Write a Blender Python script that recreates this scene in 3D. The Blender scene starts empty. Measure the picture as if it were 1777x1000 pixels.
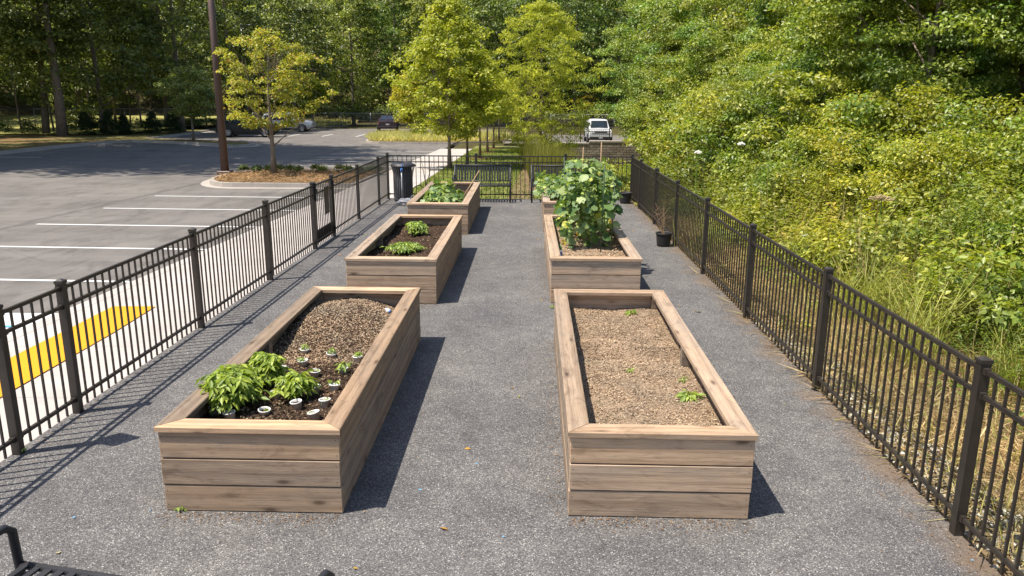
import bpy, math, random
import numpy as np
from mathutils import Vector, Matrix
R0 = random.Random(7)
PI = math.pi
sc = bpy.context.scene
C = sc.collection
# ------------------------------------------------------------------ camera
F, PIT, ROL, H = 1351.7, 0.2466, 0.0061, 2.7413
cam = bpy.data.cameras.new('camera'); co = bpy.data.objects.new('camera', cam); C.objects.link(co)
cam.sensor_width = 36; cam.lens = F / 1777 * 36; cam.clip_end = 2000; cam.clip_start = 0.05
co.matrix_world = Matrix.Translation((0, 0, H)) @ Matrix.Rotation(PI/2 - PIT, 4, 'X') @ Matrix.Rotation(ROL, 4, 'Z')
sc.camera = co

def zs(y):                      # level of the walk and the lawn: falls gently to the north
    return 0.0 if y <= 8 else -0.012 * (min(y, 95) - 8)
def zlot(y): return zs(y) - 0.13
def ray(u, v):
    a = (u - 888.5) / F; b = (v - 500) / F
    a, b = a*math.cos(ROL) + b*math.sin(ROL), -a*math.sin(ROL) + b*math.cos(ROL)
    return Vector((a, math.cos(PIT) - b*math.sin(PIT), -math.sin(PIT) - b*math.cos(PIT)))
def P(u, v, z=0.0):
    d = ray(u, v); f = z if callable(z) else (lambda y: z)
    t = (f(20) - H) / d.z
    for _ in range(30): t = (f(d.y*t) - H) / d.z
    return Vector((d.x*t, d.y*t, H + d.z*t))
def Pd(u, v, y):                # point of a pixel at a known distance
    d = ray(u, v); t = y / d.y
    return Vector((d.x*t, y, H + d.z*t))

# ------------------------------------------------------------------ mesh helpers
def mesh_np(name, V, Fc):
    V = np.asarray(V, np.float32); Fc = np.asarray(Fc, np.int32); k = Fc.shape[1]
    me = bpy.data.meshes.new(name)
    me.vertices.add(len(V)); me.vertices.foreach_set('co', V.ravel())
    me.loops.add(Fc.size); me.loops.foreach_set('vertex_index', Fc.ravel())
    me.polygons.add(len(Fc)); me.polygons.foreach_set('loop_start', np.arange(0, Fc.size, k, dtype=np.int32))
    me.update(calc_edges=True); return me
class MB:
    def __init__(s): s.v = []; s.f = []; s.sm = []
    def add(s, vs, fs, smooth=False):
        n = len(s.v); s.v += [tuple(v) for v in vs]; s.f += [tuple(i+n for i in f) for f in fs]; s.sm += [smooth]*len(fs); return s
    def box(s, a, b, M=None, bev=0.0):
        (x0,y0,z0),(x1,y1,z1) = a, b
        if bev <= 0:
            vs = [Vector((x,y,z)) for z in (z0,z1) for x,y in ((x0,y0),(x1,y0),(x1,y1),(x0,y1))]
            fs = [(0,3,2,1),(4,5,6,7),(0,1,5,4),(1,2,6,5),(2,3,7,6),(3,0,4,7)]
        else:
            e = bev; vs = []; ring = []
            for z, i in ((z0,e),(z0+e,0),(z1-e,0),(z1,e)):
                q = [(x0+i+(e if i==0 else 0)*0, y0+i)]
                pts = [(x0+e,y0+i),(x1-e,y0+i),(x1-i,y0+e),(x1-i,y1-e),(x1-e,y1-i),(x0+e,y1-i),(x0+i,y1-e),(x0+i,y0+e)] if i==0 else \
                      [(x0+e,y0+e),(x1-e,y0+e),(x1-e,y0+e),(x1-e,y1-e),(x1-e,y1-e),(x0+e,y1-e),(x0+e,y1-e),(x0+e,y0+e)]
                vs += [Vector((x,y,z)) for x,y in pts]
            fs = [tuple(range(7,-1,-1)), tuple(range(24,32))]
            for r in range(3):
                for k in range(8): fs.append((r*8+k, r*8+(k+1)%8, r*8+8+(k+1)%8, r*8+8+k))
        if M is not None: vs = [M @ v for v in vs]
        return s.add(vs, fs)
    def tube(s, pts, rad, n=8, caps=True, smooth=True):
        pts = [Vector(p) for p in pts]; rad = rad if isinstance(rad, (list, tuple)) else [rad]*len(pts)
        vs = []; fs = []; ref = None
        for i, p in enumerate(pts):
            d = (pts[min(i+1, len(pts)-1)] - pts[max(i-1, 0)]).normalized()
            if ref is None: ref = Vector((1,0,0)) if abs(d.x) < .9 else Vector((0,1,0))
            a = (ref - d*ref.dot(d)).normalized(); b = d.cross(a); ref = a
            for k in range(n):
                t = 2*PI*k/n; vs.append(p + (a*math.cos(t) + b*math.sin(t))*rad[i])
        for i in range(len(pts)-1):
            for k in range(n): fs.append((i*n+k, i*n+(k+1)%n, (i+1)*n+(k+1)%n, (i+1)*n+k))
        s.add(vs, fs, smooth)
        if caps:
            m = len(s.v) - len(vs)
            s.f += [tuple(m+k for k in range(n-1,-1,-1)), tuple(m+(len(pts)-1)*n+k for k in range(n))]; s.sm += [False, False]
        return s
    def lathe(s, prof, n=20, M=None, smooth=True):
        vs = []; fs = []
        for r, z in prof:
            for k in range(n): vs.append(Vector((r*math.cos(2*PI*k/n), r*math.sin(2*PI*k/n), z)))
        for i in range(len(prof)-1):
            for k in range(n): fs.append((i*n+k, i*n+(k+1)%n, (i+1)*n+(k+1)%n, (i+1)*n+k))
        if M is not None: vs = [M @ v for v in vs]
        return s.add(vs, fs, smooth)
    def prism(s, poly, z0, z1):
        n = len(poly); vs = [(x,y,z0) for x,y in poly] + [(x,y,z1) for x,y in poly]
        fs = [tuple(range(n-1,-1,-1)), tuple(range(n,2*n))] + [(i,(i+1)%n,n+(i+1)%n,n+i) for i in range(n)]
        return s.add(vs, fs)
    def mesh(s, name):
        me = bpy.data.meshes.new(name); me.from_pydata(s.v, [], s.f); me.polygons.foreach_set('use_smooth', s.sm); me.update(); return me
    def build(s, name, mat, parent=None, **k): return link(name, s.mesh(name), mat, parent, **k)
def link(name, me, mat, parent=None, loc=None, col=None):
    o = bpy.data.objects.new(name, me)
    if mat is not None and not me.materials: me.materials.append(mat)
    if parent is not None: o.parent = parent
    if loc is not None: o.location = loc
    if col is not None: o.color = (*col, 1)
    C.objects.link(o); return o
def tag(o, label=None, cat=None, group=None, kind=None):
    if label: o['label'] = label
    if cat: o['category'] = cat
    if group: o['group'] = group
    if kind: o['kind'] = kind
    return o
def thing(name, label, cat, loc=(0,0,0), rz=0, group=None, sc_=1):
    o = bpy.data.objects.new(name, None); C.objects.link(o); o.location = loc; o.rotation_euler = (0,0,rz); o.scale = (sc_,)*3
    o.empty_display_size = .2
    return tag(o, label, cat, group)
def kids(o): return [c for c in bpy.data.objects if c.parent == o]
def dup(root, loc, rz=0, label=None, s=1, group=None, name=None):
    r = root.copy(); C.objects.link(r); r.location = loc; r.rotation_euler = (0,0,rz); r.scale = s if isinstance(s,(tuple,list)) else (s,s,s)
    if label: r['label'] = label
    if group: r['group'] = group
    for ch in kids(root):
        c = ch.copy(); C.objects.link(c); c.parent = r
        for g in kids(ch):
            d = g.copy(); C.objects.link(d); d.parent = c
    return r

# ------------------------------------------------------------------ materials
def mat(name, rough=.8, spec=.3, metal=0):
    m = bpy.data.materials.new(name); m.use_nodes = True; nt = m.node_tree; b = nt.nodes['Principled BSDF']
    b.inputs['Roughness'].default_value = rough; b.inputs['Specular IOR Level'].default_value = spec; b.inputs['Metallic'].default_value = metal
    return m, nt, b
def N(nt, t, **k):
    n = nt.nodes.new(t)
    for a, v in k.items():
        if a in n.inputs: n.inputs[a].default_value = v
        else: setattr(n, a, v)
    return n
def ramp(nt, src, stops, interp='LINEAR'):
    r = nt.nodes.new('ShaderNodeValToRGB'); r.color_ramp.interpolation = interp
    while len(r.color_ramp.elements) < len(stops): r.color_ramp.elements.new(.5)
    for e, (p, c) in zip(r.color_ramp.elements, stops): e.position = p; e.color = (*c, 1) if len(c) == 3 else c
    nt.links.new(src, r.inputs[0]); return r.outputs[0]
def coord(nt, kind='Object', scale=(1,1,1)):
    t = N(nt, 'ShaderNodeTexCoord'); mp = N(nt, 'ShaderNodeMapping'); mp.inputs['Scale'].default_value = scale
    nt.links.new(t.outputs[kind], mp.inputs[0]); return mp.outputs[0]
def wpos(nt, scale=(1,1,1)):
    t = N(nt, 'ShaderNodeNewGeometry'); mp = N(nt, 'ShaderNodeMapping'); mp.inputs['Scale'].default_value = scale
    nt.links.new(t.outputs['Position'], mp.inputs[0]); return mp.outputs[0]
def noise(nt, vec, scale, detail=3, rough=.55, dist=0):
    n = N(nt, 'ShaderNodeTexNoise'); n.inputs['Scale'].default_value = scale; n.inputs['Detail'].default_value = detail
    n.inputs['Roughness'].default_value = rough; n.inputs['Distortion'].default_value = dist
    nt.links.new(vec, n.inputs['Vector']); return n.outputs['Fac']
def voro(nt, vec, scale, out='Distance', feature='F1'):
    n = N(nt, 'ShaderNodeTexVoronoi', feature=feature); n.inputs['Scale'].default_value = scale
    nt.links.new(vec, n.inputs['Vector']); return n.outputs[out]
def mix(nt, a, b, fac, mode='MIX'):
    n = N(nt, 'ShaderNodeMix', data_type='RGBA', blend_type=mode)
    for s, v, isf in ((n.inputs[6], a, 0), (n.inputs[7], b, 0), (n.inputs[0], fac, 1)):
        if isinstance(v, (int, float)): s.default_value = v if isf else (v,v,v,1)
        elif isinstance(v, tuple): s.default_value = (*v, 1)
        else: nt.links.new(v, s)
    return n.outputs[2]
def math_(nt, op, a, b=0.0, c=None):
    n = N(nt, 'ShaderNodeMath', operation=op)
    for s, v in zip(n.inputs, (a, b, c)):
        if v is None: continue
        if isinstance(v, (int, float)): s.default_value = v
        else: nt.links.new(v, s)
    return n.outputs[0]
def bump(nt, b, h, strength=.5, dist=.01):
    n = N(nt, 'ShaderNodeBump'); n.inputs['Strength'].default_value = strength; n.inputs['Distance'].default_value = dist
    nt.links.new(h, n.inputs['Height']); nt.links.new(n.outputs[0], b.inputs['Normal'])
KM = .82
def setc(nt, b, c, k=None):
    k = KM if k is None else k
    if isinstance(c, tuple): b.inputs['Base Color'].default_value = (*[x*k for x in c], 1); return
    if k != 1: c = mix(nt, c, (k,k,k), 1, 'MULTIPLY')
    if True: nt.links.new(c, b.inputs['Base Color'])
def plain(name, col, rough=.6, spec=.4, metal=0, var=.12, scale=6, bs=.15):
    m, nt, b = mat(name, rough, spec, metal); v = coord(nt)
    n = noise(nt, v, scale, 5, .65)
    setc(nt, b, ramp(nt, n, [(.3, tuple(c*(1-var) for c in col)), (.7, tuple(min(1,c*(1+var)) for c in col))]))
    n2 = noise(nt, v, scale*12, 3)
    bump(nt, b, n2, bs, .002); return m

M = {}
def m_gravel():
    m, nt, b = mat('speckled rubber gravel', .85, .25); v = wpos(nt)
    cells = voro(nt, v, 150, 'Color'); sp = N(nt, 'ShaderNodeSeparateColor'); nt.links.new(cells, sp.inputs[0])
    base = ramp(nt, sp.outputs[0], [(0,(.060,.058,.060)),(.3,(.110,.107,.108)),(.62,(.155,.149,.147)),(.84,(.200,.192,.185)),(.94,(.27,.26,.248)),(1,(.50,.485,.46))])
    big = noise(nt, v, .9, 5, .6); c = mix(nt, base, ramp(nt, big, [(.3,(.80,.79,.80)),(.7,(1.25,1.22,1.18))]), 1, 'MULTIPLY')
    mid = noise(nt, v, 5, 4, .7); c = mix(nt, c, ramp(nt, mid, [(.32,(.84,.84,.85)),(.65,(1.12,1.11,1.1))]), 1, 'MULTIPLY')
    # dirt washed in along the right fence and round the timber
    s = N(nt, 'ShaderNodeSeparateXYZ'); nt.links.new(v, s.inputs[0])
    e = math_(nt, 'SUBTRACT', s.outputs[0], math_(nt, 'MULTIPLY', s.outputs[1], .015))
    e = math_(nt, 'ADD', e, math_(nt, 'MULTIPLY', noise(nt, v, 2.3, 4), .9))
    dirt = ramp(nt, e, [(0,(0,0,0)),(1,(1,1,1))])
    mr = N(nt, 'ShaderNodeMapRange'); nt.links.new(e, mr.inputs[0]); mr.inputs[1].default_value = 3.02; mr.inputs[2].default_value = 3.35
    c = mix(nt, c, (.20,.135,.085), math_(nt, 'MULTIPLY', mr.outputs[0], .7))
    setc(nt, b, c); d = voro(nt, v, 150, 'Distance'); bump(nt, b, math_(nt, 'ADD', sp.outputs[1], math_(nt,'MULTIPLY',d,.6)), .75, .006); return m
def m_asphalt():
    m, nt, b = mat('asphalt', .88, .25); v = wpos(nt)
    c = ramp(nt, noise(nt, v, .35, 6, .6), [(.3,(.152,.137,.126)),(.7,(.208,.188,.172))])
    v2 = wpos(nt, (.25,2.2,1)); c = mix(nt, c, ramp(nt, noise(nt, v2, .8, 4, .6), [(.35,(.88,.88,.88)),(.65,(1.07,1.07,1.07))]), 1, 'MULTIPLY')
    c = mix(nt, c, ramp(nt, noise(nt, wpos(nt,(1,.35,1)), 1.7, 5, .7, 1.0), [(.38,(.80,.79,.78)),(.5,(1,1,1)),(.66,(1.08,1.07,1.05))]), 1, 'MULTIPLY')
    c = mix(nt, c, ramp(nt, noise(nt, v, 60, 2, .8), [(.3,(.8,.8,.8)),(.7,(1.2,1.2,1.2))]), 1, 'MULTIPLY')
    # dark paving seam along the stall ends and hairline cracks
    s = N(nt, 'ShaderNodeSeparateXYZ'); nt.links.new(v, s.inputs[0])
    e = math_(nt, 'ADD', math_(nt, 'SUBTRACT', s.outputs[0], math_(nt, 'MULTIPLY', s.outputs[1], .045)), 11.95)
    e = math_(nt, 'ABSOLUTE', math_(nt, 'ADD', e, math_(nt, 'MULTIPLY', math_(nt,'SUBTRACT',noise(nt, v, .8, 4),.5), .8)))
    mr = N(nt, 'ShaderNodeMapRange'); nt.links.new(e, mr.inputs[0]); mr.inputs[1].default_value = .02; mr.inputs[2].default_value = .16; mr.inputs[3].default_value = .45; mr.inputs[4].default_value = 0
    c = mix(nt, c, (.06,.057,.056), mr.outputs[0])
    cr = voro(nt, wpos(nt,(.22,.3,1)), 1, 'Distance', 'DISTANCE_TO_EDGE')
    mr2 = N(nt, 'ShaderNodeMapRange'); nt.links.new(cr, mr2.inputs[0]); mr2.inputs[1].default_value = 0; mr2.inputs[2].default_value = .006; mr2.inputs[3].default_value = .35; mr2.inputs[4].default_value = 0
    c = mix(nt, c, (.07,.065,.06), mr2.outputs[0])
    setc(nt, b, c); bump(nt, b, noise(nt, v, 90, 2, .8), .35, .006); return m
def m_concrete(name='concrete', col=(.50,.455,.42), joints=False):
    m, nt, b = mat(name, .85, .25); v = wpos(nt)
    c = ramp(nt, noise(nt, v, 1.1, 6, .65), [(.3, tuple(x*.88 for x in col)), (.7, tuple(x*1.1 for x in col))])
    c = mix(nt, c, ramp(nt, noise(nt, v, 35, 3, .8), [(.3,(.9,.9,.9)),(.7,(1.08,1.08,1.08))]), 1, 'MULTIPLY')
    if joints:
        s = N(nt, 'ShaderNodeSeparateXYZ'); nt.links.new(v, s.inputs[0])
        f = math_(nt, 'FRACT', math_(nt, 'DIVIDE', s.outputs[1], 1.5)); f = math_(nt, 'ABSOLUTE', math_(nt, 'SUBTRACT', f, .5))
        j = math_(nt, 'LESS_THAN', f, .0035)
        e = math_(nt, 'ABSOLUTE', math_(nt, 'SUBTRACT', math_(nt, 'SUBTRACT', s.outputs[0], math_(nt, 'MULTIPLY', s.outputs[1], .045)), -6.08))
        j = math_(nt, 'MAXIMUM', j, math_(nt, 'LESS_THAN', e, .008))
        c = mix(nt, c, (.24,.22,.2), math_(nt, 'MULTIPLY', j, .8))
    setc(nt, b, c); bump(nt, b, noise(nt, v, 60, 3), .2, .004); return m
def m_paint(name, col, wear=.5):
    m, nt, b = mat(name, .6, .3); v = wpos(nt)
    n = noise(nt, v, 30, 5, .8)
    setc(nt, b, ramp(nt, n, [(.28, tuple(c*.55+.05 for c in col)), (.42, col), (1, tuple(min(1,c*1.05) for c in col))])); return m
def m_wood():
    m, nt, b = mat('weathered timber', .78, .25); v = coord(nt)
    oi = N(nt, 'ShaderNodeObjectInfo'); ad = N(nt, 'ShaderNodeVectorMath', operation='ADD'); sm = N(nt, 'ShaderNodeVectorMath', operation='SCALE')
    cx = N(nt, 'ShaderNodeCombineXYZ'); 
    for i in range(3): nt.links.new(oi.outputs['Random'], cx.inputs[i])
    nt.links.new(cx.outputs[0], sm.inputs[0]); sm.inputs[3].default_value = 37
    nt.links.new(v, ad.inputs[0]); nt.links.new(sm.outputs[0], ad.inputs[1]); vv = ad.outputs[0]
    def mp(s):
        q = N(nt, 'ShaderNodeMapping'); q.inputs['Scale'].default_value = s; nt.links.new(vv, q.inputs[0]); return q.outputs[0]
    g = noise(nt, mp((2.2,60,60)), 1, 7, .75, 1.2)           # fine grain along the board
    w = N(nt, 'ShaderNodeTexWave', wave_type='RINGS', rings_direction='X'); nt.links.new(mp((.22,5.2,5.2)), w.inputs[0]); w.inputs['Scale'].default_value = 1.0
    w.inputs['Distortion'].default_value = 7; w.inputs['Detail'].default_value = 4; w.inputs['Detail Scale'].default_value = .9
    c = ramp(nt, g, [(.22,(.225,.142,.085)),(.42,(.41,.278,.180)),(.62,(.51,.358,.242)),(.8,(.61,.455,.325))])
    c = mix(nt, c, ramp(nt, w.outputs['Fac'], [(.0,(.76,.72,.68)),(.4,(1,1,1)),(1,(1.08,1.07,1.05))]), .8, 'MULTIPLY')
    # grey weather stains
    st = noise(nt, mp((.9,4,4)), 1.2, 5, .65)
    mr = N(nt, 'ShaderNodeMapRange'); nt.links.new(st, mr.inputs[0]); mr.inputs[1].default_value = .42; mr.inputs[2].default_value = .7; mr.inputs[4].default_value = .5
    c = mix(nt, c, (.25,.215,.18), mr.outputs[0])
    # knots
    kv = N(nt, 'ShaderNodeTexVoronoi'); nt.links.new(mp((3.1,9.0,9.0)), kv.inputs['Vector']); kv.inputs['Scale'].default_value = 1; 
    kr = ramp(nt, kv.outputs['Distance'], [(.0,(1,1,1)),(.10,(.8,.8,.8)),(.16,(.3,.3,.3)),(.30,(0,0,0))])
    sp = N(nt, 'ShaderNodeSeparateColor'); nt.links.new(kv.outputs['Color'], sp.inputs[0])
    kk = math_(nt, 'MULTIPLY', kr, math_(nt, 'GREATER_THAN', sp.outputs[0], .50))
    c = mix(nt, c, (.075,.045,.028), math_(nt, 'MULTIPLY', kk, .85))
    # hairline checks and dark water marks along the grain
    ck = noise(nt, mp((1.6,85,85)), 1, 3, .5, .3); mr3 = N(nt, 'ShaderNodeMapRange'); nt.links.new(ck, mr3.inputs[0]); mr3.inputs[1].default_value = .28; mr3.inputs[2].default_value = .36; mr3.inputs[3].default_value = .65; mr3.inputs[4].default_value = 0
    c = mix(nt, c, (.10,.065,.04), mr3.outputs[0])
    wm = noise(nt, mp((3.5,9,9)), 1, 5, .7, .8); c = mix(nt, c, ramp(nt, wm, [(.30,(.66,.63,.60)),(.46,(1,1,1)),(.70,(1.12,1.10,1.06))]), 1, 'MULTIPLY')
    c = mix(nt, c, oi.outputs['Color'], 1, 'MULTIPLY')
    setc(nt, b, c); bump(nt, b, g, .6, .004); return m
def m_soil(name, stops, scale=45):
    m, nt, b = mat(name, .95, .1); v = wpos(nt)
    c = ramp(nt, noise(nt, v, scale, 5, .8), stops)
    c = mix(nt, c, ramp(nt, noise(nt, v, 3.2, 4), [(.35,(.7,.68,.66)),(.65,(1.15,1.15,1.15))]), 1, 'MULTIPLY')
    setc(nt, b, c); bump(nt, b, noise(nt, v, scale*1.3, 4, .8), 1, .02); return m
def m_leaf(name, stops, transl=.3, rough=.5, spec=.35, nscale=.6, dark=.65, dry=0, dcol=(.42,.31,.12)):
    m, nt, b = mat(name, rough, spec)
    g = N(nt, 'ShaderNodeNewGeometry'); oi = N(nt, 'ShaderNodeObjectInfo')
    c = ramp(nt, g.outputs['Random Per Island'], stops)
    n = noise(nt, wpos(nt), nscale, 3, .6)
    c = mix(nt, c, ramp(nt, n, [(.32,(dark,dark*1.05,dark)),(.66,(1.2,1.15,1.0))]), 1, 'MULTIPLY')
    if dry:
        n2 = noise(nt, wpos(nt), 1.15, 4, .65, .5); mr = N(nt, 'ShaderNodeMapRange'); nt.links.new(n2, mr.inputs[0]); mr.inputs[1].default_value = .52; mr.inputs[2].default_value = .68; mr.inputs[4].default_value = dry
        n3 = noise(nt, wpos(nt), 14, 2, .6); c = mix(nt, c, dcol, math_(nt, 'MULTIPLY', mr.outputs[0], n3))
        n4 = noise(nt, wpos(nt), .5, 3, .6); c = mix(nt, c, ramp(nt, n4, [(.35,(.62,.86,.9)),(.5,(1,1,1)),(.68,(1.22,1.08,.8))]), 1, 'MULTIPLY')
    c = mix(nt, c, oi.outputs['Color'], 1, 'MULTIPLY')
    setc(nt, b, c, 1 if transl > .2 else KM)
    t = N(nt, 'ShaderNodeBsdfTranslucent'); c2 = mix(nt, c, (1.5,1.6,.6), 1, 'MULTIPLY'); nt.links.new(c2, t.inputs[0])
    mx = N(nt, 'ShaderNodeMixShader'); mx.inputs[0].default_value = transl
    nt.links.new(b.outputs[0], mx.inputs[1]); nt.links.new(t.outputs[0], mx.inputs[2])
    nt.links.new(mx.outputs[0], nt.nodes['Material Output'].inputs[0]); return m
def m_bark(name, a, b_, sc1=(7,7,1.6)):
    m, nt, b = mat(name, .9, .15); v = coord(nt, scale=sc1)
    n = noise(nt, v, 2.2, 6, .7, .5); setc(nt, b, ramp(nt, n, [(.3,a),(.7,b_)])); bump(nt, b, n, .9, .03); return m
M['gravel'] = m_gravel(); M['asphalt'] = m_asphalt(); M['walk'] = m_concrete('concrete walk', (.50,.445,.41), True)
M['kerb'] = m_concrete('concrete kerb', (.43,.38,.335)); M['white'] = m_paint('white road paint', (.72,.71,.70)); M['yellow'] = m_paint('yellow warning paint', (.80,.355,.015)); M['blue'] = m_paint('blue road paint', (.12,.38,.62))
M['wood'] = m_wood()
M['screw'] = plain('rusty screw head', (.05,.035,.028), .6, .4, .3)
M['metal'] = plain('black coated metal', (.036,.028,.022), .45, .5, 0, .3, 9)
M['benchm'] = plain('charcoal thermoplastic', (.030,.029,.033), .5, .45, 0, .2, 9)
M['brownpole'] = plain('brown painted pole', (.115,.072,.058), .5, .4, 0, .15, 3)
M['plastic'] = plain('black nursery plastic', (.028,.026,.026), .55, .4, 0, .3, 12)
M['cup'] = plain('white foam', (.84,.81,.77), .6, .3, 0, .08, 20)
M['bluep'] = plain('blue plastic', (.05,.16,.45), .5, .4)
M['galv'] = plain('galvanised steel', (.30,.31,.32), .45, .5, .6, .2, 8)
M['hose'] = plain('grey hose', (.42,.42,.46), .5, .4)
M['stick'] = plain('tan stick', (.38,.25,.15), .8, .2)
M['mulch'] = m_soil('wood mulch', [(.25,(.17,.110,.070)),(.45,(.34,.24,.16)),(.6,(.46,.335,.23)),(.78,(.58,.45,.32))])
M['soil'] = m_soil('dark potting soil', [(.3,(.022,.014,.010)),(.5,(.070,.043,.029)),(.65,(.13,.085,.058)),(.85,(.25,.18,.125))])
M['chips'] = m_leaf('wood chips', [(0,(.25,.165,.115)),(.4,(.37,.262,.190)),(.75,(.47,.355,.265)),(1,(.62,.50,.39))], 0, .9, .1, 2.5, .8)
M['darkchips'] = m_leaf('damp bark flakes', [(0,(.045,.028,.020)),(.6,(.14,.090,.062)),(.9,(.29,.20,.14)),(1,(.44,.33,.24))], 0, .9, .1, 2.5, .8)
M['straw'] = m_leaf('dry straw', [(0,(.20,.12,.06)),(.35,(.36,.24,.125)),(.7,(.52,.38,.20)),(.88,(.60,.48,.29)),(1,(.26,.28,.08))], .15, .8, .15, .8, .7)
M['pinestraw'] = m_leaf('pine straw', [(0,(.19,.10,.05)),(.5,(.37,.21,.11)),(1,(.50,.34,.19))], .05, .8, .15, .8, .75)
M['verge'] = m_soil('dry verge earth', [(.25,(.12,.075,.042)),(.5,(.25,.175,.10)),(.8,(.36,.27,.165))], 20)
M['forestfloor'] = m_soil('forest floor', [(.25,(.035,.03,.014)),(.5,(.085,.075,.03)),(.8,(.15,.13,.05))], 6)
M['lawn'] = m_soil('lawn grass', [(.25,(.10,.115,.035)),(.5,(.21,.215,.065)),(.8,(.34,.31,.12))], 9)
M['fieldg'] = m_soil('sunlit field grass', [(.25,(.26,.27,.07)),(.5,(.40,.38,.12)),(.8,(.52,.47,.19))], 3)
M['stone'] = None
LF = {
 'weed': m_leaf('weed leaves', [(0,(.135,.175,.028)),(.4,(.245,.295,.040)),(.75,(.34,.375,.058)),(.95,(.41,.43,.10)),(1,(.42,.34,.14))], .40, .5, .4, .8, .5, 1.0),
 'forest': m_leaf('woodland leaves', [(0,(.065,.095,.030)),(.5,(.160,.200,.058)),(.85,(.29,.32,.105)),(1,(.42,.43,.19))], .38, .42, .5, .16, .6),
 'thicket': m_leaf('thicket leaves', [(0,(.095,.130,.028)),(.5,(.205,.250,.050)),(.85,(.30,.335,.075)),(1,(.40,.42,.14))], .38, .42, .5, .35, .62, .45, (.36,.30,.10)),
 'maple': m_leaf('young maple leaves', [(0,(.19,.225,.025)),(.5,(.33,.36,.045)),(.85,(.46,.46,.07)),(1,(.58,.52,.12))], .42, .45, .38, .8, .75),
 'cypress': m_leaf('cypress needles', [(0,(.21,.24,.035)),(.5,(.40,.42,.07)),(1,(.58,.56,.12))], .42, .6, .2, .8, .75),
 'autumn': m_leaf('yellowing leaves', [(0,(.19,.215,.03)),(.5,(.36,.37,.055)),(.85,(.47,.42,.08)),(1,(.52,.27,.10))], .4, .5, .35, 1.1, .7),
 'garden': m_leaf('garden leaves', [(0,(.11,.175,.03)),(.5,(.22,.30,.055)),(1,(.36,.43,.10))], .3, .45, .4, 4, .85),
 'squash': m_leaf('squash leaves', [(0,(.045,.10,.026)),(.45,(.12,.195,.06)),(.8,(.23,.30,.12)),(.95,(.36,.42,.20)),(1,(.52,.50,.08))], .28, .5, .4, 4, .85),
 'grass': m_leaf('tall grass blades', [(0,(.13,.165,.025)),(.5,(.26,.29,.05)),(1,(.46,.42,.15))], .3, .55, .3, 1, .8),
 'palegrass': m_leaf('pale ornamental grass', [(0,(.34,.34,.12)),(.5,(.54,.50,.22)),(1,(.70,.62,.36))], .3, .6, .25, 1, .85),
 'evergreen': m_leaf('evergreen sprays', [(0,(.018,.035,.012)),(.6,(.035,.065,.02)),(1,(.07,.10,.03))], .15, .6, .3, .8, .7),
 'bark': None}
M['bark'] = m_bark('grey brown bark', (.12,.088,.064), (.38,.30,.235)); M['barky'] = m_bark('young bark', (.17,.13,.095), (.36,.29,.225))
M['carwhite'] = plain('white car paint', (.74,.73,.75), .25, .6, 0, .02, 2, 0); M['carsilver'] = plain('silver car paint', (.40,.41,.44), .3, .6, .5, .03, 2, 0)
M['carblack'] = plain('black car paint', (.010,.010,.013), .35, .4, 0, .05, 2, 0); M['carmaroon'] = plain('dark maroon car paint', (.030,.016,.022), .22, .6, 0, .05, 2, 0)
M['glass'] = plain('dark tinted glass', (.020,.030,.045), .08, .7, 0, .1, 2, 0); M['tyre'] = plain('tyre rubber', (.022,.022,.022), .85, .2)
M['rim'] = plain('alloy rim', (.45,.45,.47), .35, .5, .7, .05, 4, 0); M['trim'] = plain('black trim', (.02,.02,.022), .6, .3)
M['lampw'] = plain('headlamp glass', (.6,.62,.66), .15, .6, 0, .05, 2, 0); M['lampr'] = plain('red tail lamp', (.42,.03,.03), .25, .6, 0, .05, 2, 0); M['plate'] = plain('number plate', (.62,.62,.60), .5, .3)

# ------------------------------------------------------------------ light
SH = (.43, .17)          # ground shift of a shadow per metre of height
sd = Vector((-SH[0], -SH[1], 1)).normalized()
sun = bpy.data.lights.new('sun', 'SUN'); sun.energy = 4.9; sun.angle = math.radians(.53); sun.color = (1, .94, .83)
so = bpy.data.objects.new('sun', sun); C.objects.link(so); so.rotation_euler = sd.to_track_quat('Z', 'Y').to_euler(); so.location = (0,0,40)
w = bpy.data.worlds.new('World'); sc.world = w; w.use_nodes = True; nt = w.node_tree
sky = N(nt, 'ShaderNodeTexSky', sky_type='NISHITA'); sky.sun_disc = False; sky.sun_elevation = math.asin(sd.z); sky.sun_rotation = math.atan2(sd.x, sd.y) % (2*PI)
sky.air_density = 1.0; sky.dust_density = 1.2
nt.links.new(sky.outputs[0], nt.nodes['Background'].inputs[0]); nt.nodes['Background'].inputs[1].default_value = .125
sc.view_settings.view_transform = 'Standard'; sc.view_settings.look = 'None'; sc.view_settings.exposure = .74; sc.view_settings.gamma = 1
sc.render.engine = 'CYCLES'; cy = sc.cycles; cy.max_bounces = 6; cy.diffuse_bounces = 3; cy.glossy_bounces = 2; cy.transmission_bounces = 3; cy.transparent_max_bounces = 6
cy.caustics_reflective = False; cy.caustics_refractive = False; cy.use_denoising = True; cy.sample_clamp_indirect = 6
sc.render.use_persistent_data = False

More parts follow.
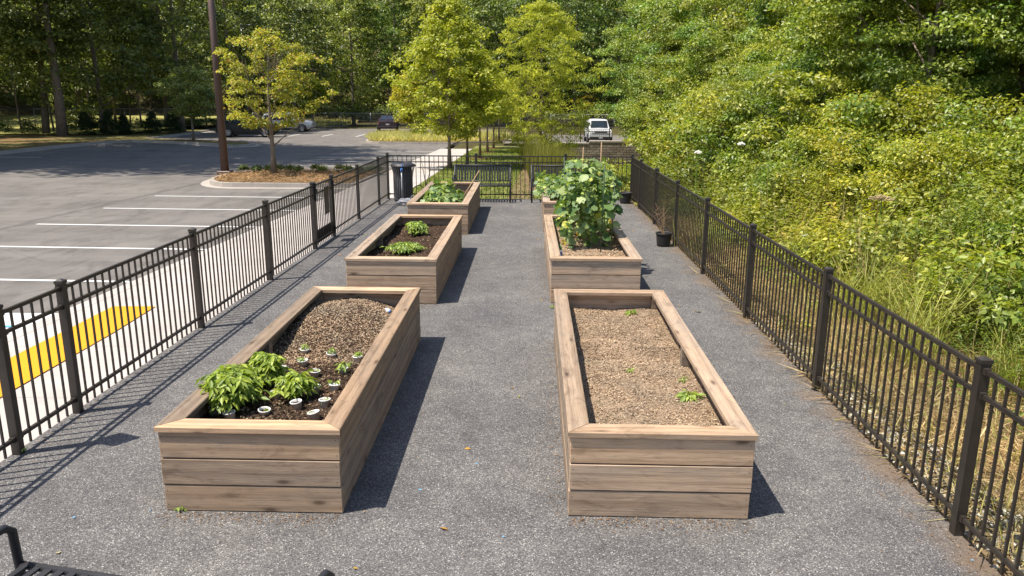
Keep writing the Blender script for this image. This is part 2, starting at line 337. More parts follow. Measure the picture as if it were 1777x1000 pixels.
# ------------------------------------------------------------------ leaf clouds (numpy)
rng = np.random.default_rng(11)
def unit(a): return a / np.maximum(np.linalg.norm(a, axis=-1, keepdims=True), 1e-9)
def rdir(n): return unit(rng.normal(size=(n,3)))
def leafcloud(Pn, D, Nn, L, W, fold=.18, droop=.15):
    """folded four-cornered leaves"""
    D = unit(D); S = unit(np.cross(D, Nn)); U = np.cross(S, D)
    L = L[:,None]; W = W[:,None]
    k = np.where(W/L < .15, 1.0, .35)
    a = Pn; m_ = Pn + D*L*.42 - U*L*droop*.42*k + U*W*fold; l = m_ + S*W*.5; r = m_ - S*W*.5; t = Pn + D*L - U*L*droop
    V = np.stack([a, r, t, l], 1).reshape(-1,3); n = len(Pn); i = np.arange(n)*4
    Fc = np.stack([np.stack([i,i+1,i+2],1), np.stack([i,i+2,i+3],1)], 1).reshape(-1,3)
    return V, Fc
def join(parts):
    V = []; Fc = []; n = 0
    for v, f in parts: V.append(v); Fc.append(f + n); n += len(v)
    return np.concatenate(V), np.concatenate(Fc)
def clumps(cen, rad, per, leaf, flat=.8, up=.5, wr=.6, hang=.25):
    """leaves spread over the outside of many small clumps"""
    n = len(cen)*per; c = np.repeat(cen, per, 0); r = np.repeat(rad, per)[:,None]
    u = rdir(n); u[:,2] = np.abs(u[:,2])*.75 + u[:,2]*.25; u = unit(u)
    pos = c + u*r*np.array([1,1,flat])*(.45 + .6*rng.random((n,1)))
    nn = unit(u*.8 + np.array([0,0,up]) + rng.normal(size=(n,3))*.45)
    d = unit(np.cross(nn, rdir(n)) + u*.4 - np.array([0,0,hang]))
    L = leaf*(.65 + .7*rng.random(n)); return leafcloud(pos, d, nn, L, L*wr)
def crown_centres(n, rx, rz, z0, shape='oval', inner=.35):
    """clump centres in a lumpy crown whose foot is at z0 and whose height is 2*rz"""
    out = []; ph = rng.random(6)*6.28
    while len(out) < n:
        t = rng.random(); a = rng.random()*6.28
        if shape == 'oval': rr = math.sqrt(max(0, 1-(2*t-1)**2))**.8
        elif shape == 'cone': rr = min(1, t*5+.45)*(1-t)**.75
        elif shape == 'egg': rr = (math.sin(PI*min(1, t**.72*.97+.03))**.6)
        elif shape == 'column': rr = max(0, 1-abs(2*t-1)**3.2)**.5*(.78+.32*math.sin(PI*t))
        elif shape == 'wide': rr = math.sqrt(max(0, 1-(1.5*t-.6)**2)) if t < 1 else 0
        rr *= rx*(1 + .2*math.sin(3*a+ph[0]+t*5) + .14*math.sin(5*a+ph[1]-t*9) + .1*math.sin(8*a+ph[2]+t*13))
        q = (inner + (1-inner)*rng.random()**.5) if rng.random() < .85 else rng.random()
        out.append((rr*q*math.cos(a), rr*q*math.sin(a), z0 + 2*rz*t))
    return np.array(out)
def limbs(h, r, spread, n, foot=.35, lean=(0,0), top=.85, seed=0, sides=8):
    q = random.Random(seed); mb = MB(); tp = []
    for i in range(7):
        t = i/6; tp.append(Vector((lean[0]*t + q.uniform(-.02,.02)*h*t*.5, lean[1]*t + q.uniform(-.02,.02)*h*t*.5, h*top*t)))
    mb.tube(tp, [r*1.35] + [r*(1-.16*i) for i in range(1,7)], sides)
    for k in range(n):
        t = foot + (1-foot)*(k+.5)/n*.93; i = min(5, int(t*6)); f = t*6-i; p = tp[i].lerp(tp[i+1], f)
        a = k*2.4 + q.uniform(-.4,.4); ln = spread*(1.05-.55*(t-foot)/(1-foot))*q.uniform(.7,1.05)
        d = Vector((math.cos(a), math.sin(a), q.uniform(.45,1.1))).normalized(); p1 = p + d*ln*.5; p2 = p1 + (d + Vector((q.uniform(-.3,.3), q.uniform(-.3,.3), .25)))*ln*.5
        rb = r*(1-.13*t*6)*.42
        mb.tube([p, p1, p2], [rb, rb*.6, rb*.22], 5, False)
        for j in range(3):
            e = p1.lerp(p2, j*.4); g = e + Vector((math.cos(a+q.uniform(-1.2,1.2)), math.sin(a+q.uniform(-1.2,1.2)), q.uniform(.2,.9)))*ln*.33
            mb.tube([e, g], [rb*.4, rb*.1], 4, False)
    return mb.mesh('trunk')
def fix_foot(me): return me

# ------------------------------------------------------------------ terrain and paving
def gz(x, y):
    """bare ground"""
    x = np.asarray(x, float); y = np.asarray(y, float)
    base = np.where(y <= 8, 0, -.012*(np.minimum(y, 95)-8)) - .06
    right = np.clip((x - 3.0 - .015*y)/1.0, 0, 1); base = base - .05*right
    # bank under the thicket on the right
    bank = np.clip((x - 8 - .03*y)/22, 0, 1)*4.5
    # swale in front of the block wall
    sw = np.clip((x - .4)/3, 0, 1)*np.clip((y - 22)/8, 0, 1)*np.clip((50.0 - y)/.5, 0, 1)
    base = base - 1.35*sw
    # under paving
    lot = ((x < -5.9+.045*y) & (y < 82))
    base = np.where(lot, base - .3, base); base = np.where((x > 2.6) & (y > 51) & (y < 84), base - .75, base)
    # wooded hill beyond
    d = np.sqrt((x*.8)**2 + np.maximum(y, 0)**2)
    hill = np.clip((np.abs(y) - 108)/60, 0, 1)*26 + np.clip((-x - 62)/50, 0, 1)*22*np.clip((y+40)/40,0,1)
    return base + bank + hill
def grid(name, xs, ys, zf, mtl, kind='structure', lab=None):
    X, Y = np.meshgrid(xs, ys); Z = zf(X, Y); V = np.stack([X, Y, Z], -1).reshape(-1,3); nx, ny = len(xs), len(ys)
    i = (np.arange(ny-1)[:,None]*nx + np.arange(nx-1)[None]).ravel(); Fc = np.stack([i, i+1, i+nx+1, i+nx], 1)
    me = mesh_np(name, V, Fc); me.polygons.foreach_set('use_smooth', [True]*len(Fc)); o = link(name, me, mtl); o['kind'] = kind; return o
xs = np.concatenate([np.arange(-220,-40,10), np.arange(-40,-8,2), np.arange(-8,12,.5), np.arange(12,40,2), np.arange(40,221,10)])
ys = np.concatenate([np.arange(-60,-4,8), np.arange(-4,21.5,1.0), np.arange(21.5,56,.5), np.arange(56,120,2), np.arange(120,300,12)])
ground = grid('ground', xs, ys, gz, M['forestfloor'])
def strip(name, poly, zf, th, mtl, step=1.0):
    """slab following the fall of the site; poly: list of (y, x_left, x_right)"""
    mb = MB(); V = []
    for y, a, b in poly: z = zf(y); V += [(a,y,z),(b,y,z),(b,y,z-th),(a,y,z-th)]
    fs = []
    for i in range(len(poly)-1):
        k = i*4; fs += [(k,k+1,k+5,k+4),(k+1,k+2,k+6,k+5),(k+3,k,k+4,k+7)]
    fs += [(0,3,2,1)]; k = (len(poly)-1)*4; fs += [(k,k+1,k+2,k+3)]
    mb.add(V, fs); o = mb.build(name, mtl); o['kind'] = 'structure'; return o
yr = lambda a, b, s=2.0: [a + (b-a)*i/max(1,int((b-a)/s)) for i in range(max(1,int((b-a)/s))+1)]
XW = lambda y: -4.08 + .0375*y               # garden edge of the walk
XL = lambda y: -6.28 + .045*y                # car side of the walk
# garden floor: flat slab bounded by the fences
mb = MB(); mb.prism([(XW(-6)+.012,-6),(3.0,-6),(2.86,1),(2.90,5.2),(2.98,9),(3.04,14),(3.10,20.55),(XW(20.55)+.012,20.55)], -.22, 0.0)
gf = mb.build('garden_floor', M['gravel']); gf['kind'] = 'structure'
strip('sidewalk', [(y, XL(y), XW(y)) for y in yr(-8,46)], lambda y: zs(y)-.035, .25, M['walk'])
strip('parking_lot', [(y, -75, XL(y)-.004) for y in yr(-8,8)] + [(y, -75, XL(y)-.004) for y in yr(8,57)], zlot, .1, M['asphalt'])
strip('road', [(y, -75, 3) for y in yr(57,82)], zlot, .7, M['asphalt'])
strip('far_lot', [(y, 3.01, 30) for y in yr(54,82)], lambda y: zlot(y)-.5, .1, M['asphalt'])
# painted stall lines
def sheet(name, poly, zf, mtl, lift=.005, kind='structure'):
    mb = MB(); mb.add([(x, y, zf(y)+lift) for x, y in poly], [tuple(range(len(poly)))]); o = mb.build(name, mtl); o['kind'] = kind; return o
def line(x0, y0, x1, y1, wd=.1, mtl='white', lift=.005):
    d = Vector((x1-x0, y1-y0)).normalized(); n = Vector((-d.y, d.x))*wd/2
    return sheet('parking_line', [(x0-n.x,y0-n.y),(x1-n.x,y1-n.y),(x1+n.x,y1+n.y),(x0+n.x,y0+n.y)], zlot, M[mtl], lift)
pts = [P(u, v, zlot) for u, v in ((245,486),(360,432),(440,397))]
pl = [P(u, v, zlot) for u, v in ((18,389),(134,362),(222,340))]
sp_y = (pl[2].y - pl[0].y)/2
y3 = pl[0].y
for k in range(-4, 3):
    y = y3 + k*sp_y; line(XL(y)-.02, y-.25, XL(y)-5.35, y, .105)
ISL0, ISL1 = y3 + 3*sp_y - .35, y3 + 3*sp_y + 4.9
yy = ISL1 + 1.0
while yy < 45.5:
    line(XL(yy)-.02, yy-.2, XL(yy)-5.35, yy+.05, .12); yy += 2.62
for y in (41,44.2): pass
for u0,v0,u1,v1 in ((0,271.5,72,273.5),): a = P(u0,v0,zlot); b = P(u1,v1,zlot); line(a.x-3,a.y-.2,b.x,b.y,.12)
for i, x in enumerate(np.arange(-26,-11,2.7)): line(x, 63.0, x-.15, 67.6, .12)
for i, x in enumerate(np.arange(-12,-6,.9)): line(x, 70.3, x+1.6, 72.6, .16)
line(-12.5, 70.0, -5.0, 70.0, .14)
# disabled bay at the bottom left: white block, blue line
sheet('painted_bay', [(XL(y)-.15-dx, y) for dx, y in ((0,9.95),(1.9,9.95),(1.9,9.1),(0,9.1))], zlot, M['white'], .006)
sheet('painted_bay', [(XL(y)-.25-dx, y) for dx, y in ((0,9.35),(3.5,9.35),(3.5,9.27),(0,9.27))], zlot, M['blue'], .011)
# yellow warning strip on the walk
zw = lambda y: zs(y) - .035
mbY = [P(270,533,zw), P(196,533,zw)]
rows_ = [(196,533,270,533),(110,577,198,578),(55,604,118,624),(0,632,0,692),(-80,674,-80,741),(-160,716,-160,790)]
for (a0,b0,a1,b1),(c0_,d0,c1_,d1) in zip(rows_[:-1], rows_[1:]):
    sheet('warning_strip', [(p.x,p.y) for p in (P(a0,b0,zw),P(a1,b1,zw),P(c1_,d1,zw),P(c0_,d0,zw))], zw, M['yellow'], .012)
# planting islands with kerbs
def island(name, pts, zf, h=.14, label=None, apron=False):
    """kerb ring and bed from outline points (x, y)"""
    n = len(pts); c = Vector((sum(p[0] for p in pts)/n, sum(p[1] for p in pts)/n)); W = .16
    ring = []
    for p in pts:
        d = (c - Vector(p)); L = d.length; ring.append(Vector(p) + d/L*W*1.15)
    V = []; fs = []
    for p, q in zip(pts, ring):
        z = zf(p[1]); V += [(p[0],p[1],z-.1),(p[0]+ (q.x-p[0])*.12, p[1]+(q.y-p[1])*.12, z+h),(q.x,q.y,z+h),(q.x,q.y,z-.1)]
    for i in range(n):
        a = i*4; b = ((i+1)%n)*4; fs += [(a,b,b+1,a+1),(a+1,b+1,b+2,a+2),(a+2,b+2,b+3,a+3)]
    k = MB().add(V, fs).build(name, M['kerb']); k['kind'] = 'structure'
    if apron:
        V = []; fs = []
        for p in pts:
            d = (Vector(p)-c).normalized()*.32; z = zf(p[1])+.008; V += [(p[0],p[1],z+.004),(p[0]+d.x,p[1]+d.y,z)]
        for i in range(n): a = i*2; b = ((i+1)%n)*2; fs.append((a,a+1,b+1,b))
        g = MB().add(V, fs).build('gutter', M['kerb']); g['kind'] = 'structure'
    return ring, c
def scatter_poly(ring, n):
    xs_ = [p.x for p in ring]; ys_ = [p.y for p in ring]; out = []
    while len(out) < n:
        x = rng.uniform(min(xs_), max(xs_), n*2); y = rng.uniform(min(ys_), max(ys_), n*2); ins = np.zeros(n*2, bool)
        j = len(ring)-1
        for i in range(len(ring)):
            c_ = ((ys_[i] > y) != (ys_[j] > y)) & (x < (xs_[j]-xs_[i])*(y-ys_[i])/(ys_[j]-ys_[i]+1e-12)+xs_[i]); ins ^= c_; j = i
        out += list(zip(x[ins], y[ins]))
    return np.array(out[:n])
def flat_straw(xy, zf, L, W, lift=.02, tilt=.25):
    n = len(xy); z = np.array([zf(y) for y in xy[:,1]]); p = np.column_stack([xy, z + rng.random(n)*lift])
    a = rng.random(n)*6.283; d = np.column_stack([np.cos(a), np.sin(a), rng.normal(size=n)*tilt]); nn = unit(np.column_stack([rng.normal(size=(n,2))*.3, np.ones(n)]))
    l = L*(.5+rng.random(n)); return leafcloud(p, d, nn, l, np.full(n, W)*(.6+.8*rng.random(n)), .1, .05)
def blades(xy, zf, hh, W, lean=.25):
    n = len(xy); z = np.array([zf(y) for y in xy[:,1]]); p = np.column_stack([xy, z-.01])
    d = unit(np.column_stack([rng.normal(size=(n,2))*lean, np.ones(n)])); nn = unit(np.column_stack([rng.normal(size=(n,2)), np.zeros(n)]))
    h = hh*(.5+.7*rng.random(n)); return leafcloud(p, d, nn, h, np.full(n, W)*(.6+.8*rng.random(n)), .1, .25)
def bedtop(name, ring, zf, h, mtl):
    V = [(p.x,p.y,zf(p.y)+h) for p in ring]; c = Vector((sum(p.x for p in ring), sum(p.y for p in ring)))/len(ring)
    V.append((c.x,c.y,zf(c.y)+h+.06)); n = len(ring)
    o = MB().add(V, [(i,(i+1)%n,n) for i in range(n)]).build(name, mtl); o['kind'] = 'structure'; return o
i1 = []
xl = XL(ISL0)
for a in np.linspace(PI/2*3, PI/2, 13): i1.append((XL(ISL0)-4.0 + 1.25*math.cos(a)*1.15, (ISL0+ISL1)/2 + (ISL1-ISL0)/2*math.sin(a)))
i1 = [(XL(ISL0)-.01, ISL0), (XL(ISL0)-2, ISL0)] + i1 + [(XL(ISL1)-2, ISL1), (XL(ISL1)-.01, ISL1)]
ring1, c1 = island('kerb_island', i1, zlot, .15, apron=True)
bedtop('mulch_bed', ring1, zlot, .12, M['verge'])
zi = lambda y: zlot(y)+.15
V, Fc = flat_straw(scatter_poly(ring1, 9000), zi, .22, .018, .07)
tag(link('pine_straw', mesh_np('pine_straw', V, Fc), M['pinestraw']), 'orange pine straw mulch covering the planted island in the car park', 'pine straw', kind='stuff')
def shrubs(xy, zf, r, per, leaf): 
    cen = np.array([(x, y, zf(y)+r*.6) for x, y in xy]); return clumps(cen, np.full(len(cen), r), per, leaf, .8)
V, Fc = shrubs([(XL(ISL1)-5.1+.42*k+R0.uniform(-.1,.1), ISL1-1.0+R0.uniform(-.5,.4)) for k in range(13)], zi, .2, 260, .07)
tag(link('low_ground_cover', mesh_np('gc', V, Fc), LF['thicket'], col=(.8,.75,.7)), 'low green ground cover along the far kerb of the straw island', 'ground cover', kind='stuff')
# island two with pale ornamental grass
Y2 = P(650,250,zlot).y
i2 = [(XL(Y2)-.05, Y2), (XL(Y2)-3.5, Y2)] + [(XL(Y2)-5 + 1.4*math.cos(a), Y2+3.6+3.6*math.sin(a)) for a in np.linspace(1.5*PI, .5*PI, 9)] + [(XL(Y2)-1, Y2+7.4), (XL(Y2)+3.5, Y2+7.6), (XL(Y2)+3.9, Y2+3.6), (XL(Y2)+2.2, Y2+1.2)]
ring2, c2 = island('kerb_island', i2, zlot, .14)
bedtop('mulch_bed', ring2, zlot, .11, M['verge'])
xy = scatter_poly(ring2, 14000)
tag(link('ornamental_grass', mesh_np('og', *blades(xy, zi, .62, .035, .4)), LF['palegrass']), 'pale yellow ornamental grass filling the far kerbed island beside the walk', 'ornamental grass', kind='stuff')
# island three, left, with a tree; and the verge along the left edge of the lot
K = [P(u, v, zlot) for u, v in ((-260,290),(-120,279),(0,268),(90,258),(175,250),(228,246.5),(300,249),(365,253),(405,256.5))]
Kp = [(p.x,p.y) for p in K]
KX, KY = Kp[-1]
Kq = Kp + [(KX+.6,KY+1.2),(KX+.5,KY+2.6),(KX-.6,KY+4.2),(KX-9,KY+8.5),(-27.5,72)]
verge_poly = Kq + [(-75,72),(-75,26)]
zv = lambda y: zlot(y)+.14
m, nt, b = mat('shaded verge grass', .95, .1); v = wpos(nt)
c = ramp(nt, noise(nt, v, 9, 5, .8), [(.25,(.085,.095,.03)),(.5,(.17,.17,.055)),(.8,(.27,.245,.10))]); mr = N(nt, 'ShaderNodeMapRange'); nt.links.new(noise(nt, wpos(nt,(.35,1,1)), .55, 4, .7), mr.inputs[0]); mr.inputs[1].default_value = .46; mr.inputs[2].default_value = .6
c = mix(nt, c, (.22,.125,.065), mr.outputs[0]); setc(nt, b, c); bump(nt, b, noise(nt, v, 25, 4, .8), 1, .03); M['vergegrass'] = m
mb = MB(); nv = len(verge_poly); mb.add([(x,y,zv(y)) for x,y in verge_poly] + [(x,y,zv(y)-.5) for x,y in verge_poly], [tuple(range(nv))] + [(i,(i+1)%nv,nv+(i+1)%nv,nv+i) for i in range(nv)]); vg = mb.build('grass_verge', M['vergegrass']); vg['kind'] = 'structure'
V = []; fs = []
for i,(x,y) in enumerate(Kq):
    x0, y0 = Kq[max(0,i-1)]; x1, y1 = Kq[min(len(Kq)-1,i+1)]; d = Vector((x1-x0,y1-y0)).normalized(); n_ = Vector((d.y,-d.x)); z = zlot(y)
    V += [(x+n_.x*.42,y+n_.y*.42,z+.012),(x+n_.x*.03,y+n_.y*.03,z+.02),(x,y,z+.145),(x-n_.x*.17,y-n_.y*.17,z+.148)]
for i in range(len(V)//4-1): a=i*4; b=a+4; fs += [(a,b,b+1,a+1),(a+1,b+1,b+2,a+2),(a+2,b+2,b+3,a+3)]
kb = MB().add(V, fs).build('kerb', M['kerb']); kb['kind'] = 'structure'
# far kerbed island behind silver car
p3 = [P(u,v,zlot) for u,v in ((545,223),(598,220.5),(622,216),(600,213.5),(545,213.5),(480,214),(470,220))]
ring3, c3 = island('kerb_island', [(p.x,p.y) for p in p3], zlot, .14)
xy = scatter_poly(ring3, 3500)
tag(link('ornamental_grass', mesh_np('og2', *blades(xy, zi, .55, .05, .4)), LF['palegrass']), 'pale grass on the small far island right of the silver car', 'ornamental grass', kind='stuff')
# lawn north of the garden
zl = lambda y: zs(y)-.05
def lawnz(X, Y): return gz(X, Y) + .012
lawn = grid('lawn', np.arange(-3.5,12,.5), np.arange(20.5,50,.5), lambda X,Y: gz(X,Y)+.015, M['lawn'])
# keep the lawn off the walk
me = lawn.data; co_ = np.empty(len(me.vertices)*3); me.vertices.foreach_get('co', co_); co_ = co_.reshape(-1,3)
lim = -4.08+.0375*co_[:,1] - .05; co_[:,0] = np.maximum(co_[:,0], lim); me.vertices.foreach_set('co', co_.ravel().astype(np.float32)); me.update()
xy = np.column_stack([rng.uniform(-3.2,1.2,26000), rng.uniform(20.8,46,26000)]); xy = xy[xy[:,0] > XW(xy[:,1])+.05]
def bl2(xy, hh, W, lean=.4):
    n = len(xy); p = np.column_stack([xy, gz(xy[:,0], xy[:,1])]); d = unit(np.column_stack([rng.normal(size=(n,2))*lean, np.ones(n)])); nn = unit(np.column_stack([rng.normal(size=(n,2)), np.zeros(n)]))
    h = hh*(.5+.7*rng.random(n)); return leafcloud(p, d, nn, h, W*(.6+.8*rng.random(n)), .1, .25)
tag(link('lawn_grass', mesh_np('lg', *bl2(xy, .09, .02)), LF['grass'], col=(.72,.85,.8)), 'short sunlit lawn grass between the walk and the block wall', 'grass', kind='stuff')
# straw path at the lawn edge
strip('mulch_path', [(y, -.2+.05*(y-21), .55+.05*(y-21)) for y in yr(21,44)], lambda y: float(gz(0.2,y))+.03, .05, M['verge'])
# far lot behind the block wall and sunlit field behind the chain link fence
fld = grid('field', np.arange(-78,-29,3), np.arange(60,90,2), lambda X,Y: gz(X,Y)+.42+.05*np.maximum(0,Y-60)*.4, M['fieldg'])
# straw strip beyond the right fence
vstrip = grid('verge', np.arange(2.8,8.4,.4), np.arange(-6,26,.5), lambda X,Y: gz(X,Y)+.015, M['verge'])

# ================================================================== garden
W_, L_, HC = 1.22, 3.79, .614
def rotz(a): return Matrix.Rotation(a, 4, 'Z')
def board(name, parent, L, w, t, loc, rot, tint):
    b = MB().box((-L/2,-w/2,-t/2),(L/2,w/2,t/2), None, .004); nf = len(b.f)
    for sx in (-1,1):
        xs_ = sx*(L/2-.022)
        for sy in (-.3,.3):
            for sz in (-1,1):
                c_ = Vector((xs_+R0.uniform(-.004,.004), sy*w+R0.uniform(-.006,.006), sz*(t/2+.0008))); b.add([c_+Vector((0.0032*math.cos(a*PI/4),.0032*math.sin(a*PI/4)*sz,0)) for a in range(8)], [tuple(range(8))])
    o = b.build(name, M['wood'], parent, loc=loc, col=tint); o.rotation_euler = rot
    if len(o.data.materials) == 1: o.data.materials.append(M['screw'])
    mi = [0]*nf + [1]*(len(b.f)-nf); o.data.polygons.foreach_set('material_index', mi); return o
def tint(q, grey=0.0, k=1.0):
    v = q.uniform(.80,1.16)*k; h = q.uniform(-.05,.05); return (v*(1-.10*grey+h), v*(1-.03*grey), v*(1+.06*grey-h*1.4))
def planter(x, y, a, label, soilz, soilm, seed, caps=(1,1,1,1), k=1.0):
    q = random.Random(seed); t = thing('planter_box', label, 'planter', (x, y, 0), a, 'raised timber planter boxes in two rows')
    th = .038; rh = (HC - th)/3; iw = W_/2 - .014
    for r in range(3):
        z = rh*r + rh/2; hgt = rh - .009
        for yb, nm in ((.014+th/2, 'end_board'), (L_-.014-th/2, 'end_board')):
            o = board(nm, t, iw*2, hgt, th, (q.uniform(-.003,.003), yb + q.uniform(-.002,.002), z), (PI/2, q.uniform(-.0015,.0015), q.uniform(-.002,.002)), tint(q, .1, k*(1.02+.04*r)))  # end boards tinted lighter: partly painted sunlight on the fronts, partly less weathering
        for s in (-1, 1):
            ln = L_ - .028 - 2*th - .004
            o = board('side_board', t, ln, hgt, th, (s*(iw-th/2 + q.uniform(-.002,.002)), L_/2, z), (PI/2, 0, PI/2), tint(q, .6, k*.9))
    # mitred cap boards, each lying along its own x axis
    cw = .145; tz = HC - th
    def cap(L, loc, rz, tn):
        e = .003; mb = MB(); o_ = L/2; i_ = L/2 - cw
        lo = [(-o_,0),(o_,0),(i_,cw),(-i_,cw)]; V = []
        for z, d in ((0,0),(th-.005,0),(th,.005)):
            V += [(-o_+d*1.2,d,z),(o_-d*1.2,d,z),(i_-d*.2,cw-d,z),(-i_+d*.2,cw-d,z)]
        fs = [(3,2,1,0),(8,9,10,11)]
        for r in range(2):
            for j in range(4): fs.append((r*4+j, r*4+(j+1)%4, r*4+4+(j+1)%4, r*4+4+j))
        mb.add(V, fs); o = mb.build('cap_board', M['wood'], t, loc=loc, col=tn); o.rotation_euler = (0,0,rz)
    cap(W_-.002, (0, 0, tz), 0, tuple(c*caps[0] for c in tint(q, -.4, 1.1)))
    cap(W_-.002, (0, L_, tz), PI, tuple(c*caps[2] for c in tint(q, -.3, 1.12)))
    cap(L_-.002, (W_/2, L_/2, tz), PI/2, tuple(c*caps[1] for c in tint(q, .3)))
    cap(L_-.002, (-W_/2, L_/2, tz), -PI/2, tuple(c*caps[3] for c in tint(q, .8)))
    # posts inside the corners and half way
    for s in (-1,1):
        for yy in (.014+th+.045, L_/2, L_-.014-th-.045):
            MB().box((-.044,-.044,.3),(.044,.044,tz-.004)).build('inner_post', M['wood'], t, loc=(s*(iw-th-.046), yy, 0), col=tint(q,.8,.7))
    # soil: uneven sheet
    nx, ny = 22, 62; X, Y = np.meshgrid(np.linspace(-iw+th+.001, iw-th-.001, nx), np.linspace(.014+th+.001, L_-.014-th-.001, ny))
    Z = soilz(X, Y) + rng.normal(size=X.shape)*.006
    V = np.stack([X, Y, Z], -1).reshape(-1,3); i = (np.arange(ny-1)[:,None]*nx + np.arange(nx-1)[None]).ravel(); Fc = np.stack([i,i+1,i+nx+1,i+nx],1)
    me = mesh_np('soil', V, Fc); me.polygons.foreach_set('use_smooth', [True]*len(Fc)); so_ = link('soil', me, soilm, t)
    return t, so_
def bedpt(b, lx, ly): x, y, a = b; return Vector((x + lx*math.cos(a) - ly*math.sin(a), y + lx*math.sin(a) + ly*math.cos(a)))
B = {1:(.979,4.634,-.0253), 2:(-1.719,4.677,-.0237), 3:(-1.595,9.982,-.0259), 4:(-1.472,15.205,-.021), 5:(1.114,10.07,-.0151), 6:(1.221,15.52,-.0259)}
def s1(X, Y): return .395 + .055*np.exp(-((Y-2.35+.1*np.sin(X*6))/.09)**2) - .03*np.exp(-((Y-2.62+.06*np.sin(X*9))/.12)**2)*(.5+.5*np.sin(X*5+1)) + .03*np.clip((Y-2.7),0,.5) - .025*np.exp(-((Y-2.15)/.14)**2) + .012*np.sin(X*7+Y*3)
def s2(X, Y): return .425 + .12*np.exp(-(((X+.15)/.5)**2+((Y-3.1)/.75)**2)) - .05*np.clip((Y-3.0)/.6,0,1)*np.clip((X-.1)/.3,0,1) + .01*np.sin(X*9+Y*4)
def s0(X, Y): return .42 + .015*np.sin(X*8+Y*5)
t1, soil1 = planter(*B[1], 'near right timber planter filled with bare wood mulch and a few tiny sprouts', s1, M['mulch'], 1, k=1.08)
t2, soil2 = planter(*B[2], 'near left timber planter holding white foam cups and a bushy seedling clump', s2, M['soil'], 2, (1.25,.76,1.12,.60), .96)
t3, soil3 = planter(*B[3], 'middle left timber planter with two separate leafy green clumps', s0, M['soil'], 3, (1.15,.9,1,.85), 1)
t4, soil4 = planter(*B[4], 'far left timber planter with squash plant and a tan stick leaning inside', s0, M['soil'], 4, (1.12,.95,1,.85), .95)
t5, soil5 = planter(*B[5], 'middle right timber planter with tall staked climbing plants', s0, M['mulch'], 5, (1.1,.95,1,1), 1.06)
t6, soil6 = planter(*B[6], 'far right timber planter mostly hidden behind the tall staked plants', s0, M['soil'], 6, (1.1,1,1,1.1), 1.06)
def chips(parent, sf, n, L, Wd, mtl, x0, x1, y0, y1, name='wood_chips'):
    x = rng.uniform(x0,x1,n); y = rng.uniform(y0,y1,n); z = sf(x,y) + rng.random(n)*.010
    p = np.column_stack([x,y,z]); a = rng.random(n)*6.283; d = np.column_stack([np.cos(a),np.sin(a),rng.normal(size=n)*.35]); nn = unit(np.column_stack([rng.normal(size=(n,2))*.5, np.ones(n)]))
    l = L*(.4+rng.random(n)*1.1); V, Fc = leafcloud(p, d, nn, l, Wd*(.5+rng.random(n)), .1, 0)
    o = link(name, mesh_np(name, V, Fc), mtl, parent); o['kind'] = 'stuff'; return o
chips(soil1, s1, 42000, .019, .0075, M['chips'], -.54,.54,.07,3.72)
chips(soil2, s2, 20000, .019, .008, M['chips'], -.54,.54,1.75,3.72)
chips(soil2, s2, 9000, .026, .013, M['darkchips'], -.54,.54,.07,2.4, 'bark_flakes')
for s in (soil3, soil4, soil6): chips(s, s0, 2500, .03, .015, M['darkchips'], -.54,.54,.07,3.72, 'bark_flakes')
chips(soil5, s0, 7000, .03, .013, M['chips'], -.54,.54,.07,3.72)

# ---- plants
def compound(base, n, h, spread, leaflet, nl=5, seed=0, stems=4, tone=None):
    """bushy seedlings: arching leaf stalks that carry pointed drooping leaflets; returns (leaves, stems MB)"""
    q = np.random.default_rng(seed); Ps=[];Ds=[];Ns=[];Ls=[]; mb = MB()
    st = [np.array(base) + np.array([q.normal()*spread*.22, q.normal()*spread*.22, 0]) for _ in range(stems)]
    for s in st:
        mb.tube([s, s + np.array([0,0,h*.5]), s+np.array([q.normal()*.02,q.normal()*.02,h*.85])], [.006,.005,.003], 5, False)
    for i in range(n):
        s = st[i % stems]; t = .25 + .75*q.random(); p0 = s + np.array([0,0,h*.85*t]); a = q.random()*6.283; ln = spread*(.45+.6*q.random())*(1.15-.55*t)
        d = np.array([math.cos(a), math.sin(a), .55 + .5*q.random()]); d /= np.linalg.norm(d); pts = [p0 + d*ln*k/4 - np.array([0,0,1])*ln*.45*(k/4)**2 for k in range(5)]
        mb.tube(pts, [.0028,.0025,.002,.0018,.0015], 4, False)
        for k in range(nl):
            f = .35 + .65*k/(nl-1); j = min(3, int(f*4)); p = pts[j] + (pts[j+1]-pts[j])*(f*4-j); side = (-1)**k if k < nl-1 else 0
            dd = np.array([math.cos(a+side*1.0), math.sin(a+side*1.0), -.35 + q.normal()*.25]); Ps.append(p); Ds.append(dd); Ns.append([q.normal()*.4, q.normal()*.4, 1]); Ls.append(leaflet*(.7+.6*q.random()))
    L = np.array(Ls); V, Fc = leafcloud(np.array(Ps), np.array(Ds), unit(np.array(Ns)), L, L*.40, .15, .25); return (V, Fc), mb
th_ = np.array([0,.42,.85,1.25,1.7,2.15,2.6,2.95]); rr_ = np.array([1.0,.80,.93,.74,.82,.66,.62,.42])
tang = np.concatenate([th_, -th_[1:][::-1]]); trad = np.concatenate([rr_, rr_[1:][::-1]])
